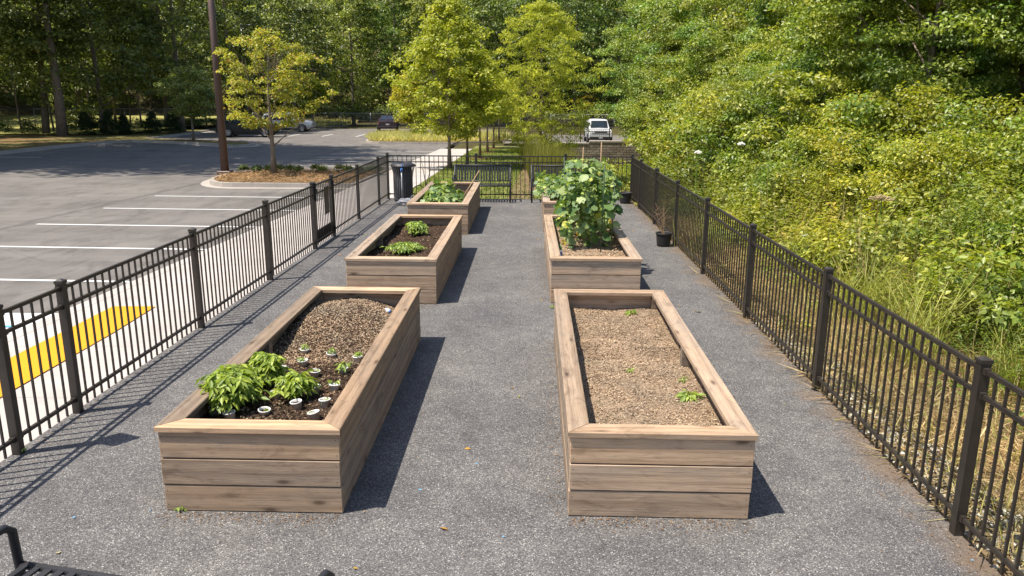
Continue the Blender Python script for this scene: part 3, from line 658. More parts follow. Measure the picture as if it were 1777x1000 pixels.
def bigleaves(Pn, D, Nn, L, seed=0, cup=.22):
    D = unit(D); S = unit(np.cross(D, Nn)); U = np.cross(S, D); n = len(Pn); k = len(tang)
    q = np.random.default_rng(seed); L = L[:,None,None]
    ang = tang[None]; rad = trad[None]*(.92+.16*q.random((n,k)))
    x = (.45 + .55*rad*np.cos(ang)); y = .55*rad*np.sin(ang)*1.05; z = -cup*rad**2*(.6+.4*np.cos(ang)) + .05*q.normal(size=(n,k))*rad
    z += .06*np.abs(np.sin(ang*2.5))
    per = Pn[:,None] + L*(D[:,None]*x[...,None] + S[:,None]*y[...,None] + U[:,None]*z[...,None])
    cen = (Pn + L[:,0]*(D*.40))[:,None]
    V = np.concatenate([cen, per], 1).reshape(-1,3); b = np.arange(n)[:,None]*(k+1)
    Fc = np.stack([np.stack([b[:,0], b[:,0]+1+j, b[:,0]+1+(j+1)%k], 1) for j in range(k)], 1).reshape(-1,3); return V, Fc
def vine(name, label, cat, box, n, size, seed, loc, group=None, mid=None, parts=True, yellow=0, small=0):
    """leafy mass of large lobed leaves within an envelope function box(q)->(x,y,z), outward normals"""
    q = np.random.default_rng(seed); t = thing(name, label, cat, loc, 0, group); pts = np.array([box(q) for _ in range(n)])
    c = np.array([pts[:,0].mean(), pts[:,1].mean(), pts[:,2].mean()*.6]); out = unit(pts - c)
    nn = unit(out*.55 + np.array([0,-.15,.75]) + q.normal(size=(n,3))*.38); d = unit(np.cross(nn, q.normal(size=(n,3))) + out*.35 - np.array([0,0,.35]))
    L = size*(.55+.75*q.random(n)); V, Fc = bigleaves(pts, d, nn, L, seed); link('foliage', mesh_np('foliage', V, Fc), LF['squash'], t)
    mb = MB(); m = min(n, 60); ii = q.choice(n, m, False)
    for i in ii:
        g = np.array([c[0]+(pts[i,0]-c[0])*.4, c[1]+(pts[i,1]-c[1])*.5, max(0,pts[i,2]-.25-q.random()*.2)]); mb.tube([g, (g+pts[i])/2+np.array([0,0,.03]), pts[i]], [.005,.004,.003], 5, False)
    mb.build('stems', M['stemgreen'], t)
    if small:
        sp = np.array([box(q) for _ in range(small)]); o2 = unit(sp-c); n2 = unit(o2*.6+np.array([0,0,.6])+q.normal(size=(small,3))*.4); d2 = unit(np.cross(n2,q.normal(size=(small,3)))+o2*.3)
        V, Fc = leafcloud(sp, d2, n2, .07*(.6+.8*q.random(small)), np.full(small,.045)); link('small_leaves', mesh_np('small_leaves', V, Fc), LF['garden'], t)
    return t
M['stemgreen'] = plain('green stem', (.16,.24,.05), .6, .3); M['flower'] = plain('yellow flower', (.80,.52,.02), .6, .2)
# B5: tall cucumber mass
b5 = B[5]
def box5(q):
    while True:
        y = 1.55 + 2.0*q.random()**1.5; x = q.uniform(-.34,.38); hmx = (1.32 if y < 2.3 else .9) - 1.5*max(0, abs(x-.02)-.24) - (.25 if y < 1.6 else 0)
        z = q.random()**.62*hmx
        if z > .03: return (x*(1+.12*q.random()), y + (0 if z > .3 else .1), z)
t = vine('climbing_vegetable_plant', 'tall mass of large lobed leaves climbing stakes in the middle right planter', 'plant', box5, 400, .165, 5, (*bedpt(b5,0,0),.42), None, small=900)
t.rotation_euler = (0,0,b5[2])
q = random.Random(3)
for x,y,z in ((-.2,1.15,.32),(.28,1.2,.50),(-.38,1.15,.2)):
    mb = MB()
    for k in range(5):
        a = k*1.257; mb.add([(0,0,0),(.026*math.cos(a-.4),.035*math.sin(a-.4),.02),(.055*math.cos(a),.055*math.sin(a),.012),(.035*math.cos(a+.4),.035*math.sin(a+.4),.02)], [(0,1,2,3)])
    o = mb.build('flower', M['flower'], t, loc=(x,y,z)); o.rotation_euler = (.9+q.random(),0,q.random()*3)
# stakes
SL = ['thin green stake standing left in the leafy mass of the staked planter','tall green stake rising at the middle of the staked plants','green stake nearest the right edge of the staked planter','bare pale stake poking above the staked plants near the back fence','second pale stake poking above the plants beside the bare one']
for k,(lx,ly,h,dx,dy,m) in enumerate(((-.28,2.0,1.35,-.07,.1,'stemgreen2'),(.18,1.3,1.32,.02,0,'stemgreen2'),(.36,1.55,1.0,.02,0,'stemgreen2'),(.0,3.3,1.42,.03,0,'stick'),(.33,3.4,1.5,.02,.05,'stick'))):
    if m == 'stemgreen2' and m not in M: M[m] = plain('green coated stake', (.03,.07,.03), .5, .4)
    p = bedpt(b5,lx,ly); tag(MB().tube([(p.x,p.y,.38),(p.x+dx,p.y+dy,.42+h)], .009, 7).build('plant_stake', M[m]), SL[k], 'stake', 'plant stakes in the staked planter')
# blue tag at the corner of the mulch
p = bedpt(b5,-.44,.85)
bt = thing('plant_tag', 'small white and blue plant tag lying at the left edge of the staked planter', 'tag', (p.x,p.y,.45), .5)
MB().box((-.035,-.004,0),(.035,.004,.10)).build('tag_card', M['cup'], bt); MB().box((-.03,-.006,.03),(.03,-.0045,.07)).build('tag_print', M['bluep'], bt)
# B6: sprawling squash
b6 = B[6]
def box6(q):
    x = q.uniform(-.72,.55); y = q.uniform(.5,3.4); h = .42 if x > -.5 else .3
    return (x, y, (.12 if x < -.5 else 0) + q.random()**.6*h)
t = vine('squash_plant', 'sprawling squash plant spilling over the left edge of the far right planter', 'plant', box6, 230, .16, 6, (*bedpt(b6,0,0),.46), small=700); t.rotation_euler = (0,0,b6[2])
# B4 squash
b4 = B[4]
def box4(q):
    a = q.random()*6.283; r = q.random()**.5; t = r; z = .40*(1-r**2.2)*(.55+.45*q.random())
    return (-.02+.46*r*math.cos(a), 1.15+.9*r*math.sin(a), z + .12*(abs(a-1.6)<.8))
t = vine('squash_plant', 'rounded squash plant with broad leaves filling the far left planter', 'plant', box4, 220, .15, 8, (*bedpt(b4,0,0),.43), small=450); t.rotation_euler = (0,0,b4[2])
p = bedpt(b4,.30,1.9); p2 = Pd(832,296,17.6)
tag(MB().tube([(p.x,p.y,.42),(p2.x,p2.y,p2.z)], .012, 7).build('wooden_stick', M['stick']), 'tan stick leaning out of the far left planter towards the bench', 'stick')
# B3 two clumps
for (u, v, n, sp, h, lab, sd) in ((721,408,60,.21,.24,'rear upright leafy clump in the middle left planter',31),(703,437,70,.27,.12,'front low spreading clump in the middle left planter',32)):
    p = P(u, v, .43); t = thing('leafy_vegetable', lab, 'plant', p, 0, 'leafy clumps in the middle left planter')
    lv, mb = compound((0,0,0), n*2, h, sp, .07, 5, sd, 7); link('foliage', mesh_np('foliage', *lv), LF['garden'], t); mb.build('stems', M['stemgreen'], t)
# B2 seedling clumps
for (u, v, n, sp, h, ll, lab, sd) in ((415,708,330,.25,.33,.075,'large bushy clump of pointed leaves in the front left corner of the near left planter',41),(470,672,130,.17,.30,.07,'leafy plant behind the front corner clump beside the left timber edge',43),(516,690,80,.15,.22,.068,'smaller leafy seedling clump right of the large corner clump',42)):
    p = P(u, v, .43); t = thing('bushy_seedling', lab, 'plant', p, 0, 'bushy seedlings in the near left planter')
    lv, mb = compound((0,0,0), n, h, sp, ll, 6, sd, 5); link('foliage', mesh_np('foliage', *lv), LF['garden'], t, col=(1.1,1.05,.8)); mb.build('stems', M['stemgreen'], t)
# white foam cups
cupprof = [(.034,0),(.040,.055),(.0445,.056),(.0455,.066),(.041,.067),(.038,.060),(.030,.030)]
def cup(u, v, lab, kind, sd, tilt=0):
    p = P(u, v, .43); q = random.Random(sd); t = thing('foam_cup', lab, 'cup', (p.x,p.y,.415), q.random()*6, 'white foam seedling cups')
    t.rotation_euler = (q.uniform(-.12,.12)+tilt, q.uniform(-.12,.12), q.random()*6)
    MB().lathe([(.001,0)]+cupprof, 18).build('cup', M['cup'], t)
    MB().lathe([(.0385,.048),(.02,.051),(.001,.05)], 14).build('cup_soil', M['soil'], t)
    if kind: 
        n, h, sp, ll = {1:(3,.03,.035,.03),2:(12,.07,.06,.05),3:(7,.05,.05,.04),4:(16,.07,.03,.03)}[kind]
        lv, mb = compound((0,0,.05), n, h, sp, ll, 3, sd, 2); link('seedling', mesh_np('seedling', *lv), LF['garden'], t)
CUPS = [(530,610,'cup with a spindly sprout, farthest of the white cups towards the bare mulch',4,0),(574,618,'cup with a wispy sprout, second farthest and nearest the bed middle',4,0),(621,624,'cup with thin grass sprout touching the right cap board',4,0),
 (526,630,'cup with small leafy sprout just in front of the farthest cup',3,0),(489,643,'empty looking cup standing alone at the left, behind the bushy clump',0,.2),(546,649,'cup with one tiny sprout in the middle of the cup group',1,0),
 (598,644,'cup overflowing with leaves beside the right cap board',2,0),(505,660,'tilted empty cup filled with soil, partly behind the small clump',0,-.25),(580,674,'cup with two small round leafed sprouts beside the right board',3,.1),
 (547,676,'cup half hidden at the right side of the small leafy clump',1,0),(564,700,'cup with a speck of green, second nearest on the right side',1,0),(516,703,'cup at the foot of the small leafy clump',0,0),
 (480,686,'cup in shade between the two bushy clumps',1,0),(459,717,'cup right of the large corner clump close to the front board',1,0),(547,722,'nearest cup, tilted and nearly empty, against the front cap board',1,-.1),(400,722,'cup under the large corner clump beside the front board',0,0),(372,712,'cup tucked under the leftmost leaves of the corner clump',0,0)]
for i,(u,v,l,k,tl) in enumerate(CUPS): cup(u, v+4, 'white foam '+l, k, 100+i, tl)
p = P(671,548,.40); bo = thing('crumpled_bottle', 'crumpled clear and blue plastic bottle in the back right corner of the near left planter', 'bottle', (p.x-.02,p.y+.1,.43), .4)
MB().lathe([(.001,0),(.03,.005),(.032,.03),(.026,.05),(.032,.07),(.030,.11),(.012,.14),(.012,.16)], 12, Matrix.Rotation(1.4,4,'X')).build('bottle_body', M['lampw'], bo); MB().lathe([(.001,.158),(.015,.158),(.015,.18),(.001,.18)], 12, Matrix.Rotation(1.4,4,'X')).build('bottle_cap', M['bluep'], bo)
# B1 sprouts
for u,v,n,h,sp,ll,lab,sd in ((1096,548,9,.08,.06,.06,'small sprout at the far end of the near right planter',51),(1198,690,12,.05,.08,.08,'spiky green sprout beside the right board of the near right planter',52),(1093,643,4,.02,.03,.035,'tiny sprout in the middle of the near right planter',53),(1186,663,10,.05,.05,.03,'wispy sprout behind the spiky one at the right board',54),(1068,606,3,.02,.03,.03,'faint sprout just behind the soil ridge of the near right planter',55)):
    p = P(u,v,.40); t = thing('sprout', lab, 'plant', (p.x,p.y,.395), 0, 'sprouts in the near right planter'); lv, mb = compound((0,0,0), n, h, sp, ll, 3, sd, 2); link('leaves', mesh_np('sl', *lv), LF['garden'], t)

# ------------------------------------------------------------------ fences
HF = 1.2
def post(parent, x, y, z0, h, r=.032, nm='post'):
    mb = MB().box((-r,-r,z0),(r,r,h-.035)); mb.box((-r-.005,-r-.005,h-.035),(r+.005,r+.005,h-.012)); a = r+.003
    mb.add([(-a,-a,h-.012),(a,-a,h-.012),(a,a,h-.012),(-a,a,h-.012),(0,0,h+.006)], [(0,1,4),(1,2,4),(2,3,4),(3,0,4)])
    return mb.build(nm, M['metal'], parent, loc=(x,y,0))
def panel(parent, p, q, zr=(1.12,.965,.13), pk=(.03,1.12), pitch=.1155, r=.008, brackets=True):
    p = Vector(p); q = Vector(q); d = (q-p); L = d.length; d.normalize(); M4 = Matrix.Translation((p.x,p.y,0)) @ rotz(math.atan2(d.y, d.x))
    for z in zr:
        mb = MB(); mb.box((.034,-.0125,z-.014),(L-.034,.0125,z+.014), M4)
        if brackets:
            for a,b in ((.032,.062),(L-.062,L-.032)): mb.box((a,-.018,z-.02),(b,.018,z+.02), M4)
        o = mb.build('rail', M['metal'], parent)
    n = int(round((L-.06)/pitch)) - 1; st = (L-.064)/(n+1); mb = MB()
    for i in range(n): x = .032 + st*(i+1); mb.box((x-r,-r*.95,pk[0]),(x+r,r*.95,pk[1]+.012), M4)
    mb.build('pickets', M['metal'], o); return o
def fence(label, pts, skip=(), ends=(True,True)):
    t = thing('metal_fence', label, 'fence', (pts[0][0],pts[0][1],0), 0, 'black metal picket fence round the garden'); o = Vector((pts[0][0],pts[0][1]))
    rel = [Vector(p)-o for p in pts]
    for i, p in enumerate(rel):
        if (i == 0 and not ends[0]) or (i == len(rel)-1 and not ends[1]): continue
        post(t, p.x, p.y, -.25, HF)
    for i in range(len(rel)-1):
        if i not in skip: panel(t, rel[i], rel[i+1])
    return t
fx = lambda y: XW(y) + .055
LY = [20.42,19.25,17.05,14.93]; LY2 = [13.66,11.3,8.87,6.34,5.54,3.1,.7,-1.7]
fence('left run of black picket fence beyond the gate up to the rear corner', [(fx(y),y) for y in LY])
fence('left run of black picket fence from the gate towards the camera', [(fx(y),y) for y in LY2])
rx = lambda y: 2.803+.0151*y
RY = [20.45,18.88,16.61,14.26,11.87,9.42,6.98,4.485,2.05,-.4,-2.8]
fence('right run of black picket fence in front of the weedy thicket', [(rx(y),y) for y in RY])
bx0, bx1 = fx(20.42), rx(20.45)
bp = [(bx0+(bx1-bx0)*f, 20.42+.03*f) for f in (0,.362,.727,1)]
fence('rear black picket fence behind the benches', bp, ends=(False,False))
# gate
g0 = Vector((fx(13.66),13.66)); g1 = Vector((fx(14.93),14.93)); gt = thing('metal_gate', 'black picket gate with push plate and kick plate in the left fence', 'gate', (g0.x,g0.y,0), math.atan2((g1-g0).y,(g1-g0).x))
GL = (g1-g0).length
MB().box((.045,-.02,.06),(.09,.02,1.14)).box((GL-.09,-.02,.06),(GL-.045,.02,1.14)).build('frame', M['metal'], gt)
panel(gt, (.05,0), (GL-.05,0), brackets=False)
MB().box((.10,.012,.06),(GL-.10,.022,.30)).build('kick_plate', M['metal'], gt)
MB().box((.62,-.03,.52),(.93,-.022,1.02)).build('push_plate', M['metal'], gt)
MB().box((.0,-.055,.86),(.06,-.02,1.17)).box((.035,-.05,1.0),(.12,-.022,1.06)).build('latch', M['trim'], gt)
for z in (.16,1.05): MB().box((GL-.07,-.045,z-.04),(GL-.0,-.02,z+.04)).tube([(GL-.035,-.04,z-.06),(GL-.035,-.04,z+.06)], .012, 8).build('hinge', M['trim'], gt)
# small sign held above the near left post
sg = thing('small_sign', 'dark rounded sign on a bar above the left fence at the edge of the picture', 'sign', (fx(5.54)-.055,5.54,0), math.radians(-20))
MB().box((-.012,-.012,.9),(.012,.012,1.64)).build('sign_bar', M['metal'], sg)
rp = []
for cx_, cz_, a0 in ((.085,.10,0),(-.085,.10,PI/2),(-.085,-.10,PI),(.085,-.10,1.5*PI)):
    for k in range(5): a = a0 + k*PI/8; rp.append((cx_+.035*math.cos(a), cz_+.035*math.sin(a)))
mb = MB(); mb.prism(rp, -.012, .012); mb.v = [tuple(Matrix.Rotation(PI/2,3,'X') @ Vector(v)) for v in mb.v]
o = mb.build('sign_plate', M['metal'], sg, loc=(0,-.015,1.60)); o.rotation_euler = (-.5,0,0)

# ------------------------------------------------------------------ benches
def bench(label, loc, rz, L=1.75, group=None, back=.86, lean=.16):
    t = thing('park_bench', label, 'bench', loc, rz, group)
    # local: faces -y (front at y=-.24); built with steel strap slats across
    for x in (-L/2+.03, L/2-.03):
        MB().tube([(x,-.26,0),(x,-.25,.40),(x,-.24,.62),(x,-.20,.655),(x,-.14,.66),(x,.24,.62),(x,.26,.60)], .022, 8).tube([(x,.27,0),(x,.23,.42),(x,.25+lean,back+.01)], .024, 8).build('side_frame', M['benchm'], t)
    mb = MB(); n = int((L-.12)/.066)
    for i in range(n):
        x = -L/2 + .08 + (L-.16)*i/(n-1); mb.box((x-.019,-.24,.425),(x+.019,.22,.437))
    mb.tube([(-L/2+.04,-.25,.425),(L/2-.04,-.25,.425)], .02, 8).tube([(-L/2+.04,.22,.42),(L/2-.04,.22,.42)], .016, 8).build('seat', M['benchm'], t)
    mb = MB(); a = Matrix.Translation((0,.225,.44)) @ Matrix.Rotation(-math.atan2(lean, back-.44), 4, 'X'); hb = math.hypot(back-.44, lean)
    for i in range(n):
        x = -L/2 + .08 + (L-.16)*i/(n-1); mb.box((x-.019,-.006,.06),(x+.019,.006,hb-.01), a)
    mb.tube([a@Vector((-L/2+.04,0,.06)),a@Vector((L/2-.04,0,.06))], .014, 8).tube([a@Vector((-L/2+.04,0,hb-.01)),a@Vector((L/2-.04,0,hb-.01))], .02, 8).build('backrest', M['benchm'], t)
    return t
bench('slatted metal bench against the rear fence, right of the far left planter', (-.78,20.06,0), 0, 1.5, 'metal benches along the rear fence', .90, .1)
bench('slatted metal bench mostly hidden behind the far right planter', (1.26,20.06,0), 0, 1.6, 'metal benches along the rear fence', .90, .1)
a1 = P(13,914,.655); a2 = P(569,992,.655); mid = (a1+a2)/2; ang = math.atan2(a2.y-a1.y, a2.x-a1.x)
nb = bench('near slatted bench cut off by the bottom left corner of the picture', (mid.x + .22*math.sin(ang), mid.y - .22*math.cos(ang), 0), ang+PI, (a2-a1).length+.06, None, .74, .22)
# ------------------------------------------------------------------ bin, hydrant, hose, hoop, pots
bn_ = thing('litter_bin', 'black slatted litter bin with flared top in the rear left corner', 'litter bin', (-2.80,20.02,0))
mb = MB()
for k in range(30):
    a = 2*PI*k/30; Mx = rotz(a); pr = [(.24,.04),(.24,.60),(.262,.75),(.305,.90)]
    for (r0,z0),(r1,z1) in zip(pr[:-1], pr[1:]):
        mb.add([Mx@Vector((r0,-.016,z0)),Mx@Vector((r0,.016,z0)),Mx@Vector((r1,.016,z1)),Mx@Vector((r1,-.016,z1)),Mx@Vector((r0-.006,-.016,z0)),Mx@Vector((r0-.006,.016,z0)),Mx@Vector((r1-.006,.016,z1)),Mx@Vector((r1-.006,-.016,z1))], [(0,1,2,3),(7,6,5,4),(1,5,6,2),(0,3,7,4)])
M['slat'] = plain('charcoal slat with reflected light', (.085,.085,.09), .4, .5, 0, .3, 9)  # slat colour lightened to stand in for light reflected off the bin
mb.build('slats', M['slat'], bn_)
MB().lathe([(.24,.03),(.25,.03),(.25,.07),(.235,.07)], 30).lathe([(.30,.885),(.322,.89),(.322,.915),(.30,.92)], 30).build('hoops', M['benchm'], bn_)
MB().lathe([(.001,.02),(.21,.02),(.215,.86),(.20,.86),(.19,.1),(.001,.1)], 24).build('liner', M['plastic'], bn_)
MB().lathe([(.31,.92),(.30,.945),(.17,.99),(.15,.985),(.15,.96)], 30).build('lid', M['benchm'], bn_)
hy = thing('water_hydrant', 'slim grey water hydrant with a blue head in front of the litter bin', 'hydrant', (-2.78,19.62,0))
MB().tube([(0,0,0),(0,0,.80)], .022, 10).build('pipe', M['galv'], hy); MB().box((-.028,-.04,.80),(.028,.035,.87), None, .008).tube([(0,-.05,.86),(0,-.12,.85),(0,-.13,.80)], .014, 8).build('head', M['bluep'], hy); MB().tube([(0,.02,.9),(0,.12,.96)], .010, 6).build('handle', M['bluep'], hy)
q = random.Random(9); pts = []
for k in range(90):
    a = k*.42; r = .15+.05*math.sin(k*.37)+.03*q.random(); pts.append((r*1.3*math.cos(a), r*.8*math.sin(a), .02+.0016*k+.02*math.sin(k*1.3)**2))
hs = thing('garden_hose', 'pale grey garden hose lying in a loose coil at the foot of the hydrant', 'hose', (-2.58,19.2,0)); MB().tube(pts, .011, 6).build('coil', M['hose'], hs)
MB().tube([(0,0,.1),(.1,.1,.24),(.2,.05,.22),(.24,-.1,.02)], .011, 6).tube([(-.2,.2,.02),(-.22,.42,.01),(-.2,.42,.3),(-.2,.33,.6)], .010, 6).build('hose_tail', M['hose'], hs)
hp = [(-2.43+.24*math.cos(a), 20.2, .38*math.sin(a)*1.0) for a in np.linspace(0,PI,14)]
tag(MB().tube(hp, .010, 6).build('wire_hoop', M['metal']), 'thin black wire hoop standing between the litter bin and far left planter', 'hoop')
def pot(p, label, s, plant):
    t = thing('nursery_pot', label, 'plant pot', (p.x,p.y,0), .3, 'black nursery pots beside the right fence', s)
    MB().lathe([(.001,.0),(.115,.0),(.122,.03),(.135,.17),(.142,.22),(.150,.222),(.152,.25),(.143,.252),(.136,.225),(.128,.18)], 26).build('pot', M['plastic'], t)
    MB().lathe([(.132,.20),(.06,.212),(.001,.215)], 20).build('pot_soil', M['soil'], t); return t
p = P(1151,427,0); pt = pot(p, 'black nursery pot holding a dead twiggy shrub by the right fence', 1.0, 1)
q = random.Random(5); mb = MB()
for k in range(9):
    a = q.random()*6.28; b = Vector((.03*math.cos(a),.03*math.sin(a),.2)); e = b + Vector((q.uniform(-.22,.1),q.uniform(-.12,.12),q.uniform(.2,.55))); m_ = b.lerp(e,.5)+Vector((q.uniform(-.03,.03),0,.02)); mb.tube([b,m_,e],[.006,.004,.002],5,False)
    for j in range(3): c_ = m_.lerp(e,j*.35); mb.tube([c_, c_+Vector((q.uniform(-.12,.12),q.uniform(-.1,.1),q.uniform(.02,.15)))],[.003,.0015],4,False)
tag(mb.build('twigs', M['stick'], pt), 'bare dead twigs')
p = P(1085,353,0); pot(p, 'black nursery pot near the rear corner of the right fence', 1.12, 0)
# litter on the gravel
MBl = []
n = 46; xy = np.column_stack([rng.uniform(-3.2,2.75,n), rng.uniform(3.2,18,n)])
V, Fc = flat_straw(xy, lambda y: .004, .055, .03, .006, .15)
M['litleaf'] = m_leaf('fallen leaves', [(0,(.42,.33,.06)),(.5,(.50,.24,.07)),(.8,(.25,.30,.06)),(1,(.5,.42,.3))], .1, .7, .2)
tag(link('fallen_leaves', mesh_np('fl', V, Fc), M['litleaf']), 'small yellow and tan fallen leaves scattered on the dark gravel', 'fallen leaves', kind='stuff')
pts = np.array([P(u,v,0)[:2] for u,v in ((825,806),(262,886),(131,898),(1687,973),(876,932),(726,851),(440,866))]); V, Fc = flat_straw(pts, lambda y: .006, .022, .014, .003, .05); M['bluechip'] = plain('pale blue plastic', (.16,.40,.62), .6, .3)
tag(link('blue_chips', mesh_np('bc', V, Fc), M['bluechip']), 'specks of bright blue plastic lying on the gravel', 'plastic chips', kind='stuff')

# ================================================================== cars
def car(name, label, cat, loc, rz, paint, kind, group='cars standing in the far car park'):
    t = thing(name, label, cat, loc, rz, group)
    if kind == 'suv':
        S = [(-2.34,.50,.92,.94,.84,.78),(-2.26,.36,1.02,1.10,.90,.76),(-2.02,.30,1.06,1.60,.92,.66),(-1.3,.24,1.05,1.70,.93,.68),(.1,.24,1.02,1.70,.93,.68),(.5,.24,1.01,1.62,.93,.67),(1.22,.24,1.00,1.10,.93,.74),(1.95,.26,.92,1.02,.91,.74),(2.25,.34,.82,.90,.84,.66),(2.34,.42,.70,.76,.74,.6)]; wx, wr = (1.40,-1.40), .36; gh = (2,6)
    elif kind == 'boxy':
        S = [(-2.34,.50,1.05,1.2,.90,.84),(-2.28,.40,1.15,1.80,.94,.76),(-1.9,.30,1.15,1.86,.95,.76),(-1.0,.26,1.14,1.88,.95,.76),(.2,.26,1.12,1.87,.95,.76),(.62,.26,1.12,1.80,.95,.75),(1.02,.26,1.12,1.20,.95,.82),(1.95,.28,1.08,1.16,.94,.82),(2.26,.36,1.02,1.08,.92,.80),(2.32,.42,.86,.90,.90,.78)]; wx, wr = (1.42,-1.42), .40; gh = (1,6)
    else:
        S = [(-2.36,.46,.86,.90,.80,.74),(-2.28,.34,.94,1.03,.88,.76),(-1.62,.26,.95,1.10,.90,.74),(-1.0,.22,.94,1.42,.90,.60),(-.3,.22,.93,1.47,.90,.62),(.35,.22,.92,1.42,.90,.60),(1.12,.22,.90,.98,.90,.70),(1.9,.26,.80,.86,.88,.70),(2.26,.34,.70,.74,.80,.6),(2.33,.42,.60,.64,.7,.5)]; wx, wr = (1.40,-1.38), .32; gh = (2,6)
    V = []; fs = []; m = 14
    def sec(s):
        x, zb, zt, zr, w_, wt = s
        h = [(0,zb),(w_*.9,zb),(w_,zb+.14),(w_*1.0,(zb+zt)/2+.05),(w_*.965,zt),(wt+(w_-wt)*.1,zt+(zr-zt)*.72),(wt*.93,zr-.015),(0,zr+.02)]
        return [(x,y,z) for y,z in h] + [(x,-y,z) for y,z in h[-2:0:-1]]
    n = len(sec(S[0]))
    for s in S: V += sec(s)
    for i in range(len(S)-1):
        for k in range(n): fs.append((i*n+k,(i+1)*n+k,(i+1)*n+(k+1)%n,i*n+(k+1)%n))
    fs += [tuple(range(n-1,-1,-1)), tuple((len(S)-1)*n+k for k in range(n))]
    mb = MB(); mb.add(V, fs, False); mb.build('body', paint, t)
    def lerp(a,b,f): return tuple(a[i]+(b[i]-a[i])*f for i in range(3))
    def pane(nm, A, Bq, Cq, D, off, ins=.06, mt='glass'):
        c = lerp(lerp(A,Cq,.5), lerp(Bq,D,.5), .5); Q = [Vector(lerp(p,c,ins)) + Vector(off) for p in (A,Bq,Cq,D)]
        back = [q_ - Vector(off)*1.6 for q_ in Q]; return MB().add(Q+back, [(0,1,2,3),(7,6,5,4),(0,4,5,1),(1,5,6,2),(2,6,7,3),(3,7,4,0)]).build(nm, M[mt], t)
    g0_, g1_ = gh
    # side glass: three panes a side between belt and roof edge
    sa = [i for i in range(g0_, g1_+1)]
    for sgn in (1,-1):
        k4 = 4 if sgn == 1 else n-4; k5 = 5 if sgn == 1 else n-5
        for i in range(g0_, g1_):
            a, b = V[i*n+k4], V[(i+1)*n+k4]; c, d = V[(i+1)*n+k5], V[i*n+k5]
            if i == g1_-1: c = lerp(d, c, .75)
            pane('side_window', a, b, c, d, (0,.018*sgn,.004), .10)
    i = g1_-1; pane('windscreen', V[i*n+6], V[(i+1)*n+6], V[(i+1)*n+n-6], V[i*n+n-6], (.02,0,.022), .07)
    i = {'suv':1,'boxy':0,'sedan':2}[kind]; pane('rear_window', V[i*n+6], V[(i+1)*n+6], V[(i+1)*n+n-6], V[i*n+n-6], (-.022,0,.02), .10)
    for x in wx:
        for s in (1,-1):
            Mx = Matrix.Translation((x, s*(.80 if kind!='boxy' else .84), wr)) @ Matrix.Rotation(-s*PI/2, 4, 'X')
            wh = MB().lathe([(wr*.62,.12),(wr*.9,.125),(wr,.09),(wr,-.10),(wr*.9,-.12)], 24, Mx).build('wheel', M['tyre'], t)
            r_ = MB().lathe([(.001,.10),(wr*.16,.115),(wr*.2,.09)], 12, Mx)
            for k in range(8): r_.box((wr*.12,-.028,.085),(wr*.62,.028,.115), Mx @ rotz(k*PI/4))
            r_.lathe([(wr*.60,.09),(wr*.64,.13),(wr*.67,.10)], 24, Mx); r_.build('rim', M['rim'], wh)
            ar = [(wr*1.16*math.cos(a), wr*1.16*math.sin(a)) for a in np.linspace(-.25,PI+.25,14)]
            mm = MB(); mm.prism(ar, -.12, .125); mm.v = [tuple(Mx @ Vector((v[0], -v[1]*s*-1*(1 if s==-1 else -1)*-1, v[2]))) for v in mm.v]
            # arch built directly in car space
            mm = MB(); yo = S[4][4]+.006
            V2 = [(x+wr*1.16*math.cos(a), s*yo, wr+wr*1.12*math.sin(a)) for a in np.linspace(-.1,PI+.1,14)] + [(x+wr*1.16*math.cos(a), s*(yo-.25), wr+wr*1.12*math.sin(a)) for a in np.linspace(-.1,PI+.1,14)]
            mm.add(V2, [tuple(range(14)), tuple(range(27,13,-1))] + [(k,k+1,k+15,k+14) for k in range(13)]); mm.build('wheel_arch', M['trim'], t)
            wh.location.y = s*.065; 
    xf = S[-2][0]; zf_ = S[-2][2]; wf = S[-2][4]
    for s in (1,-1):
        MB().box((xf-.10, s*wf*.72-.15, zf_-.10),(xf+.045, s*wf*.72+.15, zf_+.02), None, .02).build('headlight', M['lampw'], t)
        MB().box((S[1][0]-.06, s*S[1][4]*.80-.12, S[1][2]-.22),(S[1][0]+.10, s*S[1][4]*.80+.13, S[1][2]-.03), None, .02).build('tail_light', M['lampr'], t)
        MB().box((g1_*0+.95, s*(S[5][4]+.02)-.09, S[5][2]+.02),(1.06, s*(S[5][4]+.02)+.09, S[5][2]+.15), None, .03).build('mirror', paint if kind!='boxy' else M['trim'], t)
        MB().box((-1.0, s*(S[4][4]-.03)-.02, .20),(1.0, s*(S[4][4]-.03)+.035, .34)).build('sill', M['trim'], t)
    MB().box((xf+.0,-wf*.55,zf_-.16),(xf+.075,wf*.55,zf_-.01), None, .015).build('grille', M['trim'], t)
    MB().box((xf-.2,-wf*.98,.30),(xf+.10,wf*.98,.56 if kind=='boxy' else .42), None, .03).build('front_bumper', M['trim'], t)
    MB().box((S[0][0]-.05,-S[1][4]*.96,.34),(S[0][0]+.25,S[1][4]*.96,.52), None, .03).build('rear_bumper', paint if kind=='sedan' else M['trim'], t)
    MB().box((xf+.10,-.16,.42),(xf+.115,.16,.53)).build('number_plate', M['plate'], t); MB().box((S[0][0]-.035,-.16,.62),(S[0][0]-.02,.16,.74)).build('number_plate', M['plate'], t)
    if kind == 'boxy':
        MB().box((xf+.07,-wf*.78,zf_-.17),(xf+.082,wf*.78,zf_-.13)).build('grille_bar', M['rim'], t)
    return t
p = P(497,229.5,zlot); car('parked_car', 'silver estate-style car facing right, partly behind the island tree', 'car', (p.x,p.y+.9,p.z), .02, M['carsilver'], 'suv')
p = P(428,238.5,zlot); car('parked_car', 'black car in the tree shade behind the tall brown pole', 'car', (p.x,p.y+.9,p.z), .05, M['carblack'], 'suv')
